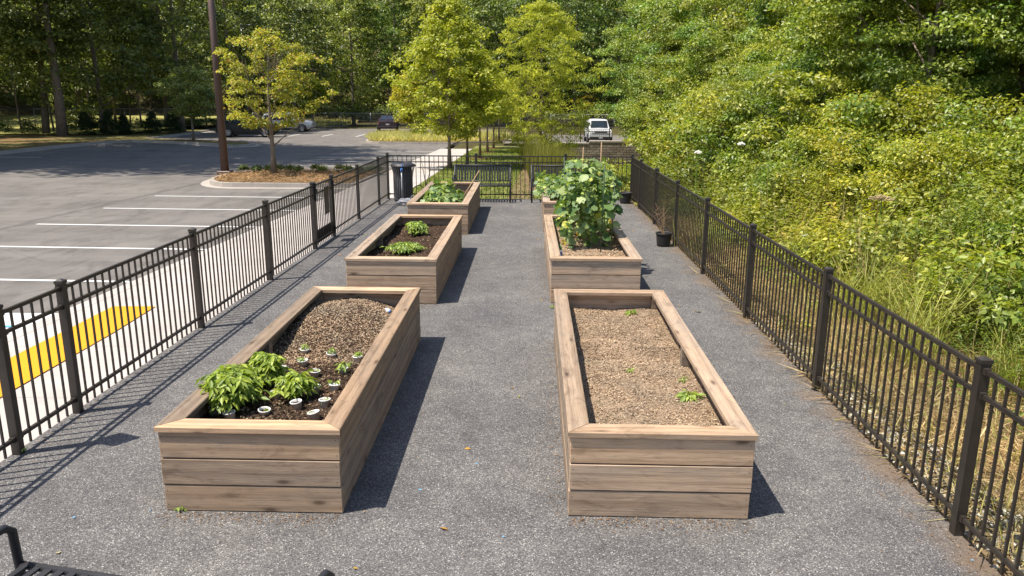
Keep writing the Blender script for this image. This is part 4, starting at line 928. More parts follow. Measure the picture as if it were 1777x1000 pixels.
p = P(664,229,zlot); car('parked_car', 'dark maroon sedan seen from behind with red tail lights', 'car', (p.x+.15,p.y+2.3,p.z), PI/2+.14, M['carmaroon'], 'sedan')
p = Pd(1037,243,67.0); car('parked_car', 'white boxy car facing the camera above the block wall', 'car', (p.x,67.0,zlot(66)-.5), -PI/2, M['carwhite'], 'boxy')

# ================================================================== light poles
def lamp_post(label, p, h, r, m, arm, rz=0):
    t = thing('lamp_post', label, 'lamp post', p, rz, None)
    MB().tube([(0,0,-.1),(0,0,h)], [r,r*.62], 14).build('pole', m, t); MB().box((-r*1.6,-r*1.6,-.1),(r*1.6,r*1.6,.10), None, .02).build('base_plate', m, t)
    MB().tube([(0,0,h-.12),(arm*.5,0,h-.1)], r*.45, 8).box((arm*.4,-.17,h-.16),(arm*1.0,.17,h-.04), None, .03).build('lamp_head', m, t); return t
p = P(391,301,zi); lamp_post('tall brown lamp post rising out of the straw island', p, 9.0, .150, M['brownpole'], 1.2)
p = P(432,226,zlot); q_ = Pd(421,42,p.y); lamp_post('slim grey lamp post with arm, above the yellowing island tree', p, q_.z-p.z, .09, M['galv'], 1.3)
p = P(441,218,zlot); q_ = Pd(438,52,p.y); lamp_post('farthest lamp post, just right of the slim grey one', p, q_.z-p.z, .08, M['galv'], .6, PI)

# ================================================================== block wall with fence
m, nt, b = mat('split face block', .92, .15); v = coord(nt)
mp = N(nt, 'ShaderNodeMapping'); mp.inputs['Rotation'].default_value = (PI/2,0,0); nt.links.new(v, mp.inputs[0])
br = N(nt, 'ShaderNodeTexBrick'); nt.links.new(mp.outputs[0], br.inputs['Vector']); br.inputs['Scale'].default_value = 1; br.inputs['Brick Width'].default_value = .42; br.inputs['Row Height'].default_value = .15; br.inputs['Mortar Size'].default_value = .012
br.inputs['Color1'].default_value = (.20,.165,.135,1); br.inputs['Color2'].default_value = (.36,.30,.25,1); br.inputs['Mortar'].default_value = (.07,.055,.045,1)
cc = mix(nt, br.outputs[0], ramp(nt, noise(nt, v, 7, 6, .8), [(.3,(.6,.6,.6)),(.7,(1.25,1.22,1.2))]), 1, 'MULTIPLY'); setc(nt, b, cc)
bump(nt, b, math_(nt, 'ADD', br.outputs['Fac'], noise(nt, v, 9, 5, .8)), 1, .05); M['block'] = m
wt = thing('block_wall', 'low grey split-face block wall below the white car', 'wall', (0,49.6,0))
MB().box((-.6,0,-2.4),(4.6,.32,-.42)).box((4.6,0,-2.4),(14,.32,-.30)).build('block_face', M['block'], wt)
mb = MB(); x = -.62
while x < 14: mb.box((x,-.03,(-.42 if x < 4.5 else -.30)+.001),(x+.44,.35,(-.31 if x < 4.5 else -.19)), None, .012); x += .452
mb.build('cap_stones', M['kerb'], wt)
wf_ = thing('metal_fence', 'black metal fence standing behind the block wall', 'fence', (0,50.3,0))
for i in range(5):
    x = -1.2+1.83*i
    o = post(wf_, x, 0, -.9, .55, .03); 
    if i < 4: panel(wf_, (x,0), (x+1.83,0), (.48,.33,-.42), (-.5,.48))
# chain link fence left and far
M['wire'] = plain('galvanised wire', (.22,.23,.24), .5, .4, .5)
def chain(label, pts, h, zf, sp=.10, wr=.006):
    t = thing('chain_link_fence', label, 'fence', (pts[0][0],pts[0][1],0), 0, 'chain link fence along the wood'); o = Vector(pts[0])
    for i,p in enumerate(pts):
        q = Vector(p)-o; n_ = 1
        if i < len(pts)-1:
            r_ = Vector(pts[i+1])-Vector(p); n_ = max(1, int(r_.length/3))
            for k in range(n_):
                s = q + r_*k/n_; z = zf(s.y+o.y); MB().tube([(s.x,s.y,z-.2),(s.x,s.y,z+h+.05)], .032, 7).build('post', M['galv'], t)
    mb = MB(); mw = MB()
    for i in range(len(pts)-1):
        a = Vector(pts[i])-o; b = Vector(pts[i+1])-o; za = zf(pts[i][1]); zb = zf(pts[i+1][1]); L = (b-a).length; d=(b-a)/L
        mb.tube([(a.x,a.y,za+h),(b.x,b.y,zb+h)], .025, 6)
        n_ = int((L+h)/sp)
        for s in (1,-1):
            for k in range(n_):
                x0 = k*sp - h if s == 1 else k*sp; x1 = x0 + s*h; q0 = max(0,min(L,x0)); q1 = max(0,min(L,x1)); z0 = (q0-x0)/s; z1 = (q1-x0)/s
                if abs(q1-q0) < .02: continue
                A = a+d*q0; Bq = a+d*q1; ze0 = za+(zb-za)*q0/L; ze1 = za+(zb-za)*q1/L; nrm = Vector((-d.y,d.x,0))*wr; up = Vector((0,0,wr))
                mw.add([Vector((A.x,A.y,ze0+z0))-up, Vector((A.x,A.y,ze0+z0))+up, Vector((Bq.x,Bq.y,ze1+z1))+up, Vector((Bq.x,Bq.y,ze1+z1))-up], [(0,1,2,3)])
    mb.build('top_rail', M['galv'], t); mw.build('wire_mesh', M['wire'], t); return t
zvv = lambda y: zlot(y)+.15
c0 = P(-200,240,zvv); c1_ = P(64,231,zvv); c2_ = P(289,225.5,zvv)
chain('chain link fence on the left behind the two large trunks', [(c0.x,c0.y),(c1_.x,c1_.y),(c2_.x,c2_.y),(c2_.x+3,78)], 1.85, zvv, .16, .006)
chain('chain link fence at the far end of the car park behind the sedan', [(c2_.x+3.5,84.5),(-12,84.5),(4,84.2),(24,84)], 1.5, zlot, .2, .008)

# ================================================================== trees
def gzf(x, y): return float(gz(x, y))
def crown(kind, h, rx, z0, n, per, leaf, shape, cr, up=.5, wr=.6, flat=.8, inner=.35, hang=.25):
    cen = crown_centres(n, rx, (h-z0)/2, z0, shape, inner); rad = cr*(.6+.8*rng.random(n)); return clumps(cen, rad, per, leaf, flat, up, wr, hang)
def tree(name, label, loc, h, rx, z0, n, per, leaf, shape, cr, lf, bark='barky', r=.09, group=None, seed=1, lean=(0,0), rz=0, col=None, nl=14, spread=None, foot=None, **k):
    t = thing(name, label, 'tree', loc, rz, group)
    link('trunk', limbs(h, r, spread or rx*.8, nl, foot or max(.12, z0/h), lean, .9, seed), M[bark], t)
    V, Fc = crown(lf, h, rx, z0, n, per, leaf, shape, cr, **k)
    if lean != (0,0): V[:,0] += lean[0]*V[:,2]/h; V[:,1] += lean[1]*V[:,2]/h
    link('crown', mesh_np('crown', V, Fc), LF[lf], t, col=col); return t
def hgt(u, v, p): return Pd(u, v, p.y).z - p.z
# young tree in the island
p = P(476,303,zi); tree('street_tree', 'small yellowing tree with orange tips on the straw island', p, hgt(470,58,p), 1.8, 1.6, 135, 72, .095, 'oval', .25, 'autumn', 'barky', .10, seed=3, foot=.2, nl=16)
tw = bpy.data.objects['street_tree']; q = random.Random(8); mb = MB(); hh = hgt(470,70,p)
for k in range(26):
    a = q.random()*6.28; r = q.uniform(.3,1.6); z = hh*(.62+.28*(1-r/1.9))*q.uniform(.9,1.05); b_ = Vector((r*math.cos(a)*.7, r*math.sin(a)*.7, z)); e = b_ + Vector((math.cos(a)*.25, math.sin(a)*.25, q.uniform(.4,.8)))
    mb.tube([b_,e],[.012,.004],4,False)
    for j in range(3): f = b_.lerp(e,.3+.25*j); mb.tube([f, f+Vector((q.uniform(-.2,.2),q.uniform(-.2,.2),.2))],[.006,.003],4,False)
mb.build('bare_twigs', M['bark'], tw)
# the maple and the row behind it
p = P(780,293,zl); tree('street_tree', 'large bright green young maple in front of the walk', p, hgt(775,4,p), 1.9, 1.2, 240, 75, .12, 'egg', .33, 'maple', 'barky', .075, seed=5, foot=.14, nl=22)
M['pinebed'] = m_soil('pine straw bed', [(.3,(.16,.08,.04)),(.6,(.32,.18,.09)),(.8,(.45,.28,.15))], 20)
rows = [(811,289,70,1.2,'second trunk of the row, just right of the large maple',.9),(833,276,95,1.25,'third slim maple of the row along the lawn edge',1),(846,265,110,1.3,'fourth slim maple of the row along the lawn edge',1),(856.5,258,125,1.3,'fifth slim maple of the row along the lawn edge',1),(866,247,140,1.35,'last slim maple at the far end of the row',1)]
for i,(u,v,tp,rx_,lab,s) in enumerate(rows):
    p = P(u,v,zl); ri = MB().add([(p.x+.55*math.cos(a*.52),p.y+.55*math.sin(a*.52),gzf(p.x,p.y)+.05) for a in range(12)],[tuple(range(12))]).build('mulch_ring', M['pinebed']); ri['kind']='structure'
    tree('street_tree', 'slim young maple, '+lab, p, hgt(u,tp,p), rx_, 1.7, 90, 70, .13, 'egg', .32, 'maple', 'barky', .06, 'row of young maples along the walk', 20+i, nl=12)
p = P(713,241,zi); tree('street_tree', 'small yellow-green maple on the pale grass island', p, hgt(713,128,p), 1.25, 1.1, 110, 70, .15, 'egg', .34, 'maple', 'barky', .07, seed=7, col=(1.15,1.0,.8), nl=12)
# cypress
p = P(938,303,lambda y: gzf(1.2,y)); hc_ = hgt(940,8,p)
tree('cypress_tree', 'tall feathery yellow-green bald cypress in the centre', p, hc_, 1.95, .2, 620, 46, .13, 'column', .24, 'cypress', 'bark', .085, seed=9, foot=.08, nl=40, wr=.26, flat=.5, up=.2, inner=.15, hang=.1)
p = P(1021,213,zlot); tree('street_tree', 'small spreading yellow tree above the white car', p, hgt(1021,132,p), 2.3, 1.6, 90, 60, .16, 'oval', .38, 'autumn', 'barky', .08, seed=12, col=(1.15,1.05,.6), flat=.45)
p = P(336,243,zv); tree('street_tree', 'dark green round tree on the left kerbed bed', p, hgt(336,122,p), 1.75, 1.5, 150, 80, .13, 'oval', .38, 'forest', 'barky', .09, seed=13, col=(1.2,1.2,1.2))
p = P(544,218,zi); tree('street_tree', 'small light green round tree right of the silver car', p, hgt(544,143,p), 1.6, 1.9, 100, 70, .17, 'oval', .42, 'maple', 'barky', .08, seed=14, col=(.9,.95,1))
# leafless sapling behind the rear fence
p = P(757,318,0); sp_ = thing('sapling', 'thin bare forked sapling just behind the rear fence', 'sapling', (p.x,21.0,-.2))
MB().tube([(0,0,0),(.02,0,.5),(-.10,.02,1.25)],[.018,.014,.006],6).tube([(.02,0,.45),(.12,0,.8),(.10,.02,1.4)],[.013,.010,.005],6).tube([(.12,0,.8),(.2,0,1.1)],[.008,.004],5).tube([(-.05,0,.9),(-.14,0,1.05)],[.006,.003],5).build('stems', M['barky'], sp_)
# dark conifer bushes by the left fence
CB = ['first dark bush right of the big leaning trunk','second dark bush along the left chain link fence','third dark bush, smaller, beside the second','dark bush standing alone in the middle of the left verge','dark bush behind the round tree on the left verge']
for i,(u,v,tp,rp_) in enumerate(((150,233,197,.85),(190,233,195,.8),(216,232,203,.65),(266,231,198,.85),(303,230,196,.8))):
    p = P(u,v+2,zv); t = thing('conifer_bush', CB[i], 'bush', p, i*1.3, 'dark evergreen bushes along the left fence'); h = hgt(u,tp,p)
    V, Fc = crown('e', h, rp_, .05, 75, 60, .12, 'cone', .26, wr=.3, up=.1); link('foliage', mesh_np('foliage', V, Fc), LF['evergreen'], t); MB().tube([(0,0,-.1),(0,0,h*.8)],[.05,.02],6).build('stem', M['bark'], t)

# ---- woodland tree kinds, shared meshes
def kindmesh(h, rx, z0, n, per, leaf, shape, cr, r, seed, nl=16, **k):
    return limbs(h, r, rx*.85, nl, max(.15,z0/h), (0,0), .92, seed, 8), mesh_np('crown', *crown('f', h, rx, z0, n, per, leaf, shape, cr, **k))
KF = [kindmesh(17, 4.2, 3.2, 170, 85, .27, 'oval', .95, .24, 61), kindmesh(19, 3.8, 4.5, 170, 85, .27, 'egg', .9, .26, 62), kindmesh(15, 4.6, 2.0, 180, 85, .27, 'wide', .95, .22, 63), kindmesh(18, 3.4, 1.2, 170, 85, .25, 'egg', .85, .2, 64)]
def wood_tree(label, x, y, k, s, group, col=(1,1,1), lf='forest', name='woodland_tree', sz=None, meshes=None):
    if name == 'thicket_tree': col = tuple(c*1.18 for c in col)
    t = thing(name, label, 'shrub' if 'shrub' in name else 'tree', (x, y, gzf(x,y)-.1), (x*7+y*3)%6.28, group); t.scale = (s, s, s*(sz or 1)); tr, cr_ = (meshes or KF)[k]
    link('trunk', tr, M['bark'], t); o = link('crown', cr_, LF[lf], t, col=col); 
    return t
# left: the two large trunks in front, thin trunk, then the wood
def big_trunk(label, u, v, ut, r, h, seed, lean_y=0):
    p = P(u,v,zv); top = Pd(ut, 0, p.y+.6); k = h/(top.z-p.z); lx = (top.x-p.x)*k
    t = thing('woodland_tree', label, 'tree', p, 0, 'large trees at the left edge'); q = random.Random(seed); mb = MB()
    pts = [Vector((lx*i/9+q.uniform(-.06,.06), .05*i, h*.95*i/9)) for i in range(10)]; rr = [r*1.35, r*1.05] + [r*(1-.08*i) for i in range(2,10)]
    mb.tube(pts, rr, 12)
    for k_ in range(13):
        i = 3+q.randrange(6); a = q.random()*6.28; e = pts[i]+Vector((math.cos(a)*2.6, math.sin(a)*2.6, q.uniform(.3,1.5))); mb.tube([pts[i], pts[i].lerp(e,.5)+Vector((0,0,.2)), e],[rr[i]*.35,rr[i]*.22,.03],6,False)
    mb.build('trunk', M['bark'], t)
    V, Fc = crown('f', h+1, 4.8, 5.4, 190, 90, .27, 'oval', 1.0); V[:,0] += lx*.8; link('crown', mesh_np('crown', V, Fc), LF['forest'], t); return t
big_trunk('large leaning tree trunk standing in pine straw at the left verge', 110,236, 83, .30, 25, 1)
big_trunk('straighter large trunk just left of the leaning one', 79,233, 70, .22, 23, 2)
big_trunk('thin pale trunk behind the dark bushes on the left', 201,222, 188, .11, 16, 3)
KH = [kindmesh(29, 6.2, 9.5, 200, 75, .36, 'oval', 1.2, .33, 81), kindmesh(27, 6.0, 9.5, 200, 75, .36, 'wide', 1.2, .3, 82)]
for i,(x,y,k,s) in enumerate(((-26.5,33.0,0,1.25),(-29.8,39.5,1,1.35),(-28.0,36.5,0,1.3),(-31.5,46,1,1.05),(-32,33,0,1))): wood_tree('tall tree just outside the left edge, '+['first from the camera side','third from the camera side','second, between two others','farthest, near the leaning trunk','nearest to the camera'][i], x, y, k, s, 'tall trees whose shade falls on the car park', (1,1,1), meshes=KH)
LW = [(-44,48,0,1.05),(-38,56,1,.95),(-32,62,2,1),(-27.5,66,1,1.02),(-38,70,3,1.05),(-33,76,0,1.1),(-26,74,1,.92),(-46,62,1,1.15),(-23,84,2,1),(-29,88,0,1.15)]
LL = ['tree at the far left edge beside the two large trunks','dense dark tree filling the gap left of the thin pale trunk','low spreading dark tree right of the thin pale trunk','dark tree behind the slim lamp posts','taller dark tree in the second row on the left','broad dark tree behind the brown pole','dark tree above the yellowing island tree','tallest dark tree at the back of the left wood','wide tree just left of the sedan view, behind the far fence','high tree above the silver car']
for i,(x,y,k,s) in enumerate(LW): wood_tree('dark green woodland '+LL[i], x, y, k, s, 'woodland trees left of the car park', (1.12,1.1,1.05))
CW = [(-18,90,3,.95,(1.25,1.2,.9)),(-13.5,93,1,.9,(.8,.95,.85)),(-9,91,3,1,(1.25,1.15,.8)),(-3.5,92,2,1.0,(1,1.05,.9)),(1.5,94,1,1.0,(.85,.95,.9)),(7,91,0,1.05,(.8,.95,.9)),(12,92,3,1.1,(.85,1,.95)),(17,88,1,1.1,(1,1,.9))]
CL = ['mid green tree above the sedan, left of it','darker narrow tree directly behind the sedan','yellower green tree left of the large maple top','rounded tree showing between the maple and the cypress','dark tree just behind the cypress top','dark tree right of the cypress top','blue-green tall tree above the white car','tall tree where the far wood meets the right thicket']
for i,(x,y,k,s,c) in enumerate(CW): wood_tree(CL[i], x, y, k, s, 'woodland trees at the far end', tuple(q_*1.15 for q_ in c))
# right: thicket trees, finer leaves
KT = [kindmesh(9, 3.2, .5, 200, 250, .12, 'oval', .62, .13, 71, inner=.72, flat=.8, up=.3), kindmesh(8, 2.9, .3, 200, 250, .115, 'egg', .58, .11, 72, inner=.72, flat=.8, up=.3), kindmesh(10, 3.6, .9, 210, 250, .13, 'wide', .72, .15, 73, inner=.7, flat=.75, up=.3), kindmesh(10.5, 4.0, 2.5, 230, 250, .125, 'oval', .72, .16, 74, inner=.72, flat=.75, up=.3)]
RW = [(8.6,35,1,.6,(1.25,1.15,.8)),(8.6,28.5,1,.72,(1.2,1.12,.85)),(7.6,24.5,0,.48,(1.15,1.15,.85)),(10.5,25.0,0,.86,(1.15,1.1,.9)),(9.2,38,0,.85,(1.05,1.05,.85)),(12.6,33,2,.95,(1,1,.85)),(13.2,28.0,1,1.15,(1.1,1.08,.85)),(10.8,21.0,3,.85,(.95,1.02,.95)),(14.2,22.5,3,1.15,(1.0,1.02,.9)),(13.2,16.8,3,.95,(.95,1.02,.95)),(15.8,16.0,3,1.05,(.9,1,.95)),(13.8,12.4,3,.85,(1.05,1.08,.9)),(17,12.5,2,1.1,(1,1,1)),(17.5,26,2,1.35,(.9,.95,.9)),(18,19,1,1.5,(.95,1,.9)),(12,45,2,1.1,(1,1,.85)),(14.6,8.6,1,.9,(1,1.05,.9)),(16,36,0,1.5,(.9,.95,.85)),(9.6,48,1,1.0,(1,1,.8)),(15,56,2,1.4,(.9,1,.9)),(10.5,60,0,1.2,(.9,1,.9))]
RL = ['low bright bush-like tree right of the white car','sunlit pale tree above the rear corner of the right fence','small sunlit tree at the left foot of the thicket','larger sunlit tree rising right of the fence corner','tree behind the first row, right of the cypress','olive tree high above the rear fence corner','tall tree at the top centre-right of the picture','spreading tree over the dark hollow in the thicket','tall tree behind the dark hollow','dense tree over the long dark gap on the right','dark leaved tree right of the long dark gap','nearest tree at the right edge of the picture','tree at the right edge behind the nearest one','high tree in the second row, top right of centre','tall tree at the top right corner','tree high above the block wall end','tree mostly outside the right edge','tall backing tree above the sunlit trees','slim tree between the far wood and the thicket','large tree deep behind the block wall','tree behind the white car at the right']
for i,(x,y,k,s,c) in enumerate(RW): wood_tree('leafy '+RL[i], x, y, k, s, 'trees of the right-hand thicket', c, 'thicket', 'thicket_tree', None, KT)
KS = [kindmesh(3.2, 1.7, .1, 120, 150, .095, 'oval', .42, .05, 91, inner=.7, flat=.6), kindmesh(2.6, 1.5, .05, 110, 150, .085, 'wide', .40, .04, 92, inner=.7, flat=.7)]
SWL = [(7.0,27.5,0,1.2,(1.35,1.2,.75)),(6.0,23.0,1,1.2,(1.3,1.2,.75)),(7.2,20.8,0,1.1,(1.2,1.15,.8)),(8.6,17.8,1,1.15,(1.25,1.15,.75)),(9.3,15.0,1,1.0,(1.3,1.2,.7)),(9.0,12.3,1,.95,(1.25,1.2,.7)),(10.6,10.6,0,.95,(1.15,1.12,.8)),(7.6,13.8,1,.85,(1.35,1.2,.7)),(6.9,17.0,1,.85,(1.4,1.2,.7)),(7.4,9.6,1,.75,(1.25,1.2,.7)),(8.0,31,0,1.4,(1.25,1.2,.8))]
SWN = ['pale yellow-green shrub nearest the rear fence corner','low rounded shrub just outside the right fence, second from its rear corner','shrub below the white umbel flowers','mounded shrub in front of the dark hollow','bright mounded shrub right of centre in the weeds','yellowish mound at the right, below the tan umbels','shrub at the right edge of the picture above the weeds','low yellow mound in the middle of the weeds','small yellow mound beyond the middle right fence post','low bright mound nearest the camera on the right','tall pale shrub right of the block wall']
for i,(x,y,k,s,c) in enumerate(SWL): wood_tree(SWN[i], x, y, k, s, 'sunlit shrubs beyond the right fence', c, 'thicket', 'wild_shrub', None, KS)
# far-off wood that reads as one mass
def forest_mass(name, label, spots, lf, leaf=.34, n=95, per=60):
    parts = []
    protos = [crown('f', 1, .26, .12, n, per, leaf/17, sh, .055) for sh in ('oval','egg','wide')]
    for i,(x,y,h) in enumerate(spots):
        V, Fc = protos[i%3]; a = (i*2.4)%6.28; c_, s_ = math.cos(a), math.sin(a); V2 = np.column_stack([V[:,0]*c_-V[:,1]*s_, V[:,0]*s_+V[:,1]*c_, V[:,2]])*h; V2 += np.array([x,y,gzf(x,y)]); parts.append((V2, Fc))
    V, Fc = join(parts); return tag(link(name, mesh_np(name, V, Fc), LF[lf]), label, 'woodland', kind='stuff')
q = random.Random(21); sp1 = []
for x in range(-75,50,6):
    for y,hh in ((101,18),(110,19),(121,20)): sp1.append((x+q.uniform(-2,2)+(y%4), y+q.uniform(-2,2), hh*q.uniform(.85,1.15)))
for y in range(20,100,6):
    for x,hh in ((-52,17),(-60,19),(-70,20)): sp1.append((x+q.uniform(-2,2)-max(0,(50-y)*.2), y+q.uniform(-2,2), hh*q.uniform(.9,1.15)))
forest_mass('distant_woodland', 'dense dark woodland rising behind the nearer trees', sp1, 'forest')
sp2 = []
for y in range(6,90,6):
    for x,hh in ((22,14),(28,16),(35,18)): sp2.append((x+q.uniform(-2,2), y+q.uniform(-2,2), hh*q.uniform(.85,1.15)))
forest_mass('distant_woodland', 'dense green woodland backing the right-hand thicket', sp2, 'forest', .30, 110, 70)
# understorey along the woodland foot at the far end
xy = [(x+q.uniform(-.7,.7), 86.6+q.uniform(-.5,1.8)) for x in np.arange(-26,26,1.1)]
cen = np.array([(x,y,gzf(x,y)+.9+q.random()*.8) for x,y in xy]); V, Fc = clumps(cen, np.full(len(cen),1.1), 240, .2)
tag(link('undergrowth', mesh_np('ug', V, Fc), LF['forest'], col=(1.1,1.1,1)), 'dark undergrowth along the foot of the far wood', 'undergrowth', kind='stuff')

# ================================================================== weeds beyond the right fence
def canopy(x, y):
    e = np.clip((x - 4.5 + .04*np.minimum(y,25))/2.2, 0, 1); nz = .5+.5*np.sin(x*1.3+y*.9+np.sin(y*.7)*1.5)*np.sin(y*1.1-x*.6)
    n2 = np.sin(x*3.1+np.sin(y*2.3)*1.2)*np.sin(y*2.7-x*1.4+1.0)
    return (.18 + .85*e**.8)*(.55+.75*nz+.28*n2) + .35*np.clip((x-7)/4,0,1)
def weeds(x0, x1, y0, y1, n, leaves, L, sparse=True):
    x = rng.uniform(x0,x1,n); y = rng.uniform(y0,y1,n)
    keep = rng.random(n) < np.clip((x - 4.75 + .055*np.minimum(y,20) + .35*np.sin(y*2.1))/.9, 0.02, 1); x = x[keep]; y = y[keep]; n = len(x)
    hh = canopy(x,y)*(.7+.6*rng.random(n)); z = gz(x,y); N_ = n*leaves; ii = np.repeat(np.arange(n), leaves)
    t = .25 + .78*rng.random(N_)**.7; a = rng.random(N_)*6.283; lean = rng.normal(size=(n,2))*.18
    stem = np.column_stack([x[ii] + lean[ii,0]*t*hh[ii], y[ii] + lean[ii,1]*t*hh[ii], z[ii] + hh[ii]*t]); off = .05 + .10*rng.random(N_)
    d = np.column_stack([np.cos(a), np.sin(a), .7-1.5*rng.random(N_)]); stem = stem + d*off[:,None]
    nn = unit(np.column_stack([rng.normal(size=(N_,2))*.8, np.ones(N_)])); sp_ = (.75 + .55*np.clip(np.sin(x*1.9+1.3*np.sin(y*1.1))*np.sin(y*1.6+x*.5)*2, -.6, 1))[ii]; l = L*sp_*(.5+.8*rng.random(N_)); return leafcloud(stem, d, nn, l, l*(.26+.22*rng.random(n)[ii]), .2, .3)
parts = [weeds(3.6,9.5,1.5,10,2000,48,.088), weeds(3.4,11.5,8,17,3600,50,.088), weeds(3.2,12,17,27,2400,44,.11), weeds(3.2,11,27,42,1300,38,.15)]
# taller leafy stalks standing out of the weeds
ns = 520; sx = rng.uniform(4.6,11.5,ns); sy = rng.uniform(4,30,ns); NL = 55; ii = np.repeat(np.arange(ns), NL); sh_ = (canopy(sx,sy)+.25+.5*rng.random(ns)); t_ = .35+.68*rng.random(ns*NL); a_ = rng.random(ns*NL)*6.283
ln_ = rng.normal(size=(ns,2))*.22; d_ = np.column_stack([np.cos(a_),np.sin(a_),.5-.7*rng.random(ns*NL)]); ps_ = np.column_stack([sx[ii]+ln_[ii,0]*t_*sh_[ii], sy[ii]+ln_[ii,1]*t_*sh_[ii], gz(sx,sy)[ii]+sh_[ii]*t_]) + d_*.02
l_ = .13*(1.15-.6*t_)*(.7+.6*rng.random(ns*NL)); parts.append(leafcloud(ps_, d_, unit(np.column_stack([rng.normal(size=(ns*NL,2))*.4,np.ones(ns*NL)])), l_, l_*.28, .2, .35))
V, Fc = join(parts); tag(link('weeds', mesh_np('weeds', V, Fc), LF['weed']), 'dense yellow-green weeds and brambles beyond the right fence', 'weeds', kind='stuff')
# shrubby lumps between weeds and trees
x = rng.uniform(4.8,12,330); y = 4 + 36*rng.random(330)
cen = np.column_stack([x,y,gz(x,y)+canopy(x,y)*.8+.25*rng.random(len(x))]); V, Fc = clumps(cen, .25+.5*rng.random(len(x))**1.5, 170, .085, .8)
tag(link('brambles', mesh_np('brambles', V, Fc), LF['thicket'], col=(1.25,1.15,.85)), 'rounded bramble clumps swelling out of the weeds', 'brambles', kind='stuff')
# tall grass and straw
n = 9000; x = rng.uniform(3.0,6.5,n); y = rng.uniform(1.5,26,n); k_ = rng.random(n) < .25+.75*(np.sin(x*3+y*1.7)*np.sin(y*2.3) > .1); xy = np.column_stack([x,y])[k_]
tag(link('rough_grass', mesh_np('rg', *bl2(xy, .40, .008, .45)), LF['palegrass'], col=(.75,.75,.6)), 'rough half-dry grass between fence and weeds', 'grass', kind='stuff')
xy = np.column_stack([rng.uniform(2.95,5.8,42000), rng.uniform(1.5,24,42000)]); V, Fc = flat_straw(xy, lambda y: 0, .30, .010, .09, .3); V[:,2] += gz(V[:,0], V[:,1])
V2_, F2_ = bl2(np.column_stack([rng.uniform(3.35,5.6,16000), rng.uniform(1.5,20,16000)]), .26, .006, .75); V, Fc = join([(V,Fc),(V2_,F2_)])
tag(link('dry_straw', mesh_np('ds', V, Fc), M['straw']), 'flattened dry straw on the ground beyond the right fence', 'straw', kind='stuff')
# white gravel along the fence foot
n = 5200; x = rng.uniform(3.0,3.5,n)+rng.normal(size=n)*.05; y = rng.uniform(2.5,9.5,n); p = np.column_stack([x,y,gz(x,y)+.02]); d = rdir(n); d[:,2]*=.3; L = .022+.03*rng.random(n)
V, Fc = leafcloud(p, d, unit(np.column_stack([rng.normal(size=(n,2))*.5,np.ones(n)])), L, L*.8, .25, .1); M['stone'] = m_leaf('white stone', [(0,(.30,.28,.26)),(.6,(.52,.50,.47)),(1,(.72,.70,.66))], 0, .9, .2, 3, .8)
tag(link('white_gravel', mesh_np('wg', V, Fc), M['stone']), 'band of small white stones along the foot of the right fence', 'gravel', kind='stuff')
TG = [(1565,640,1.3,'tall arching grass tuft behind the right fence near its fourth post'),(1490,560,1.1,'arching grass tuft left of the tall tuft behind the right fence'),(1745,690,1.0,'grass tuft at the right edge beyond the nearest fence post'),(1225,440,.9,'reedy tuft beyond the middle of the right fence')]
for i,(u,v,h,lab) in enumerate(TG):
    p = P(u,v,-.1); n = 170; xy = np.column_stack([p.x+rng.normal(size=n)*.16, p.y+rng.normal(size=n)*.16]); 
    pts = np.column_stack([xy - np.array([p.x,p.y]), np.zeros(n)]); d = unit(np.column_stack([rng.normal(size=(n,2))*.24, np.ones(n)])); nn = unit(np.column_stack([-d[:,0],-d[:,1],.4*np.ones(n)])); l = h*(.5+.6*rng.random(n))
    V1, F1 = leafcloud(pts, d, nn, l*.6, np.full(n,.009), .1, .05); tipd = unit(d + np.column_stack([d[:,:2]*1.2, -.15*np.ones(n)])); V2, F2 = leafcloud(pts + d*l[:,None]*.42, tipd, nn, l*.6, np.full(n,.008), .1, .2)
    o = link('tall_grass_tuft', mesh_np('tg', *join([(V1,F1),(V2,F2)])), LF['grass'], loc=(p.x,p.y,gzf(p.x,p.y))); tag(o, lab, 'grass tuft', 'tall grass tufts beyond the right fence')
# reeds in front of the block wall, left of the cypress foot
n = 6500; x = rng.uniform(.6,2.2,n); y = rng.uniform(25,34,n); xy = np.column_stack([x,y])
tag(link('reeds', mesh_np('rd', *bl2(xy, 1.5, .012, .08)), LF['grass'], col=(.72,.66,.6)), 'tall upright reeds round the foot of the cypress', 'reeds', kind='stuff')
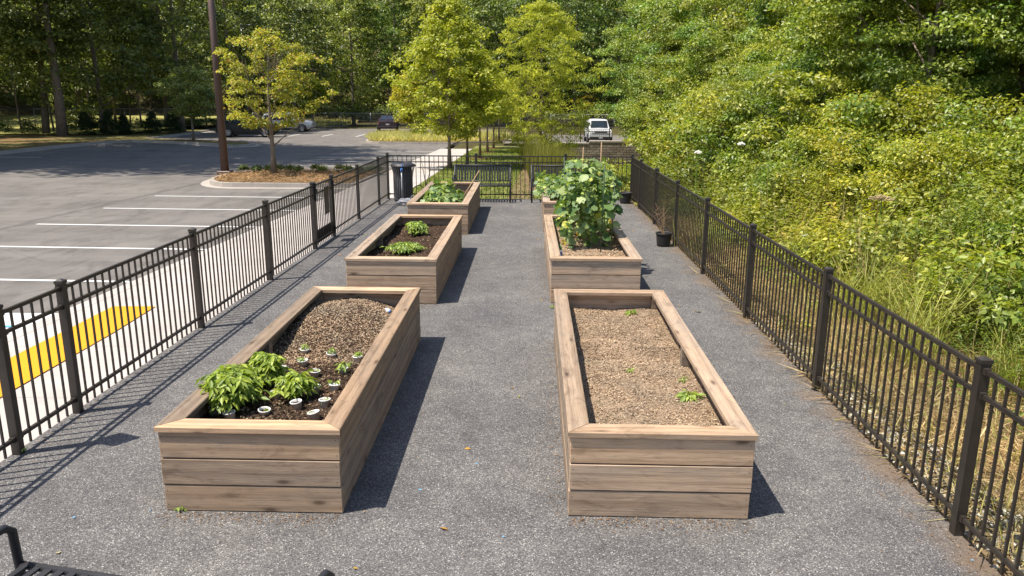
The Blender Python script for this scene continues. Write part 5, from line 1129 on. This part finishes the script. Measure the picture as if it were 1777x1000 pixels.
# umbel heads
M['umbel'] = plain('tan seed head', (.42,.31,.18), .9, .1, 0, .3, 30); M['umbelw'] = plain('white flower head', (.75,.72,.64), .8, .2, 0, .1, 30)
UM = [(1690,262,'umbel','left tan umbel seed head above the weeds at the far right'),(1722,243,'umbel','right tan umbel seed head above the weeds at the far right'),(1660,243,'umbel','small rear tan umbel beside the dark gap'),(1212,266,'umbelw','white umbel flower left of the dark hollow'),(1286,251,'umbelw','white umbel flower just below the dark hollow'),(1530,345,'umbel','pinkish brown plume above the weeds right of centre')]
for i,(u,v,mt,lab) in enumerate(UM):
    p = Pd(u, v, 15.5 if i < 3 else (19 if i < 5 else 12.5)); t = thing('umbel_plant', lab, 'wildflower', (p.x,p.y,p.z), i, 'flower and seed heads in the thicket'); q = random.Random(i); mb = MB(); s = .20 if mt == 'umbel' else .09
    for k in range(70):
        a = q.random()*6.28; r = s*q.random()**.5; z = .05*(1-(r/s)**2)+q.uniform(-.012,.012); c_ = Vector((r*math.cos(a),r*math.sin(a),z)); e = .016
        mb.tube([(0,0,-.03),c_],.002,3,False)
        mb.add([c_+Vector((e,0,0)),c_+Vector((0,e,0)),c_-Vector((e,0,0)),c_-Vector((0,e,0)),c_+Vector((0,0,e)),c_-Vector((0,0,e))],[(0,1,4),(1,2,4),(2,3,4),(3,0,4),(1,0,5),(2,1,5),(3,2,5),(0,3,5)])
    mb.build('flower_head', M[mt], t); MB().tube([(0,0,.02),(.02,.0,-.5),(0,.05,-1.3)],[.008,.010,.012],5,False).build('stem', M['stemgreen'], t)

# understorey, saplings and rough growth along the left chain link fence
q = random.Random(77); pts = []
A_ = Vector((c0.x,c0.y)); B_ = Vector((c2_.x,c2_.y))
for k in range(110): f = q.random()*1.25; v_ = A_.lerp(B_, f); pts.append((v_.x+q.uniform(-.6,2.2), v_.y+q.uniform(.6,3.0)))
cen = np.array([(x,y,zvv(y)+.25+q.random()*.5) for x,y in pts]); V, Fc = clumps(cen, .35+.4*rng.random(len(cen)), 120, .13)
tag(link('undergrowth', mesh_np('ug2', V, Fc), LF['evergreen'], col=(1.5,1.5,1.3)), 'dark rough undergrowth along the foot of the left chain link fence', 'undergrowth', kind='stuff')
for k in range(16):
    f = .05+.075*k+q.uniform(-.02,.02); v_ = A_.lerp(B_, f); x, y = v_.x+q.uniform(.5,3), v_.y+q.uniform(1.5,7); t = thing('slender_tree', 'slender pale trunk standing among others behind the left chain link fence', 'tree', (x,y,zvv(y)-.2), k, 'slender trunks behind the left chain link fence')
    h = q.uniform(6,9); lx, ly = q.uniform(-.6,.6), q.uniform(-.5,.5); MB().tube([(0,0,0),(lx*.3,ly*.3,h*.35),(lx*.5,ly*.6,h*.7),(lx,ly,h)], [.085,.07,.05,.02], 7).build('trunk', M['barky'], t)
    V, Fc = crown('f', h+1, 1.3, 3.6, 16, 60, .2, 'oval', .5); V[:,0]+=lx; V[:,1]+=ly; link('crown', mesh_np('crown', V, Fc), LF['forest'], t)
# bare stems in the weeds
n = 1500; xy = np.column_stack([rng.uniform(4.6,11,n), rng.uniform(3.5,28,n)]); V, Fc = bl2(xy, 1.5, .010, .22)
tag(link('dead_stems', mesh_np('dst', V, Fc), M['straw']), 'dry tan stems sticking up through the weeds', 'dry stems', kind='stuff')
# crumbs of mulch and dirt round the timber feet and along the fence foot
P_ = []
for k in B:
    x, y, a = B[k]
    for _ in range(900):
        side = R0.randrange(4); e = abs(R0.gauss(0,.07))+.004
        lx, ly = ((R0.uniform(-.6,.6), -e), (R0.uniform(-.6,.6), 3.79+e), (-.6-e, R0.uniform(0,3.79)), (.6+e, R0.uniform(0,3.79)))[side]
        v_ = bedpt(B[k], lx, ly); P_.append((v_.x, v_.y))
for _ in range(2600): y = R0.uniform(2.5,20); P_.append((rx(y)-abs(R0.gauss(0,.16))+.05, y))
for _ in range(900): y = R0.uniform(3,20); P_.append((fx(y)+abs(R0.gauss(0,.08)), y))
for _ in range(500): P_.append((R0.uniform(-3.3,2.8), R0.uniform(3,20)))
V, Fc = flat_straw(np.array(P_), lambda y: .003, .020, .008, .004, .15)
tag(link('dirt_crumbs', mesh_np('dc', V, Fc), M['chips'], col=(.55,.50,.46)), 'crumbs of mulch and dirt scattered at the feet of planters and fences', 'debris', kind='stuff')
# little weeds at the foot of posts and planters
for i,(u,v,lab) in enumerate(((40,785,'tiny weed tuft at the foot of the near left fence post'),(313,884,'tiny weed at the front left foot of the near left planter'),(958,535,'tiny weed at the left foot of the middle right planter'))):
    p = P(u,v,0); t = thing('small_weed', lab, 'weed', (p.x,p.y,0), i); lv, mb = compound((0,0,0), 9, .04, .05, .03, 3, 60+i, 2); link('leaves', mesh_np('wl', *lv), LF['garden'], t)
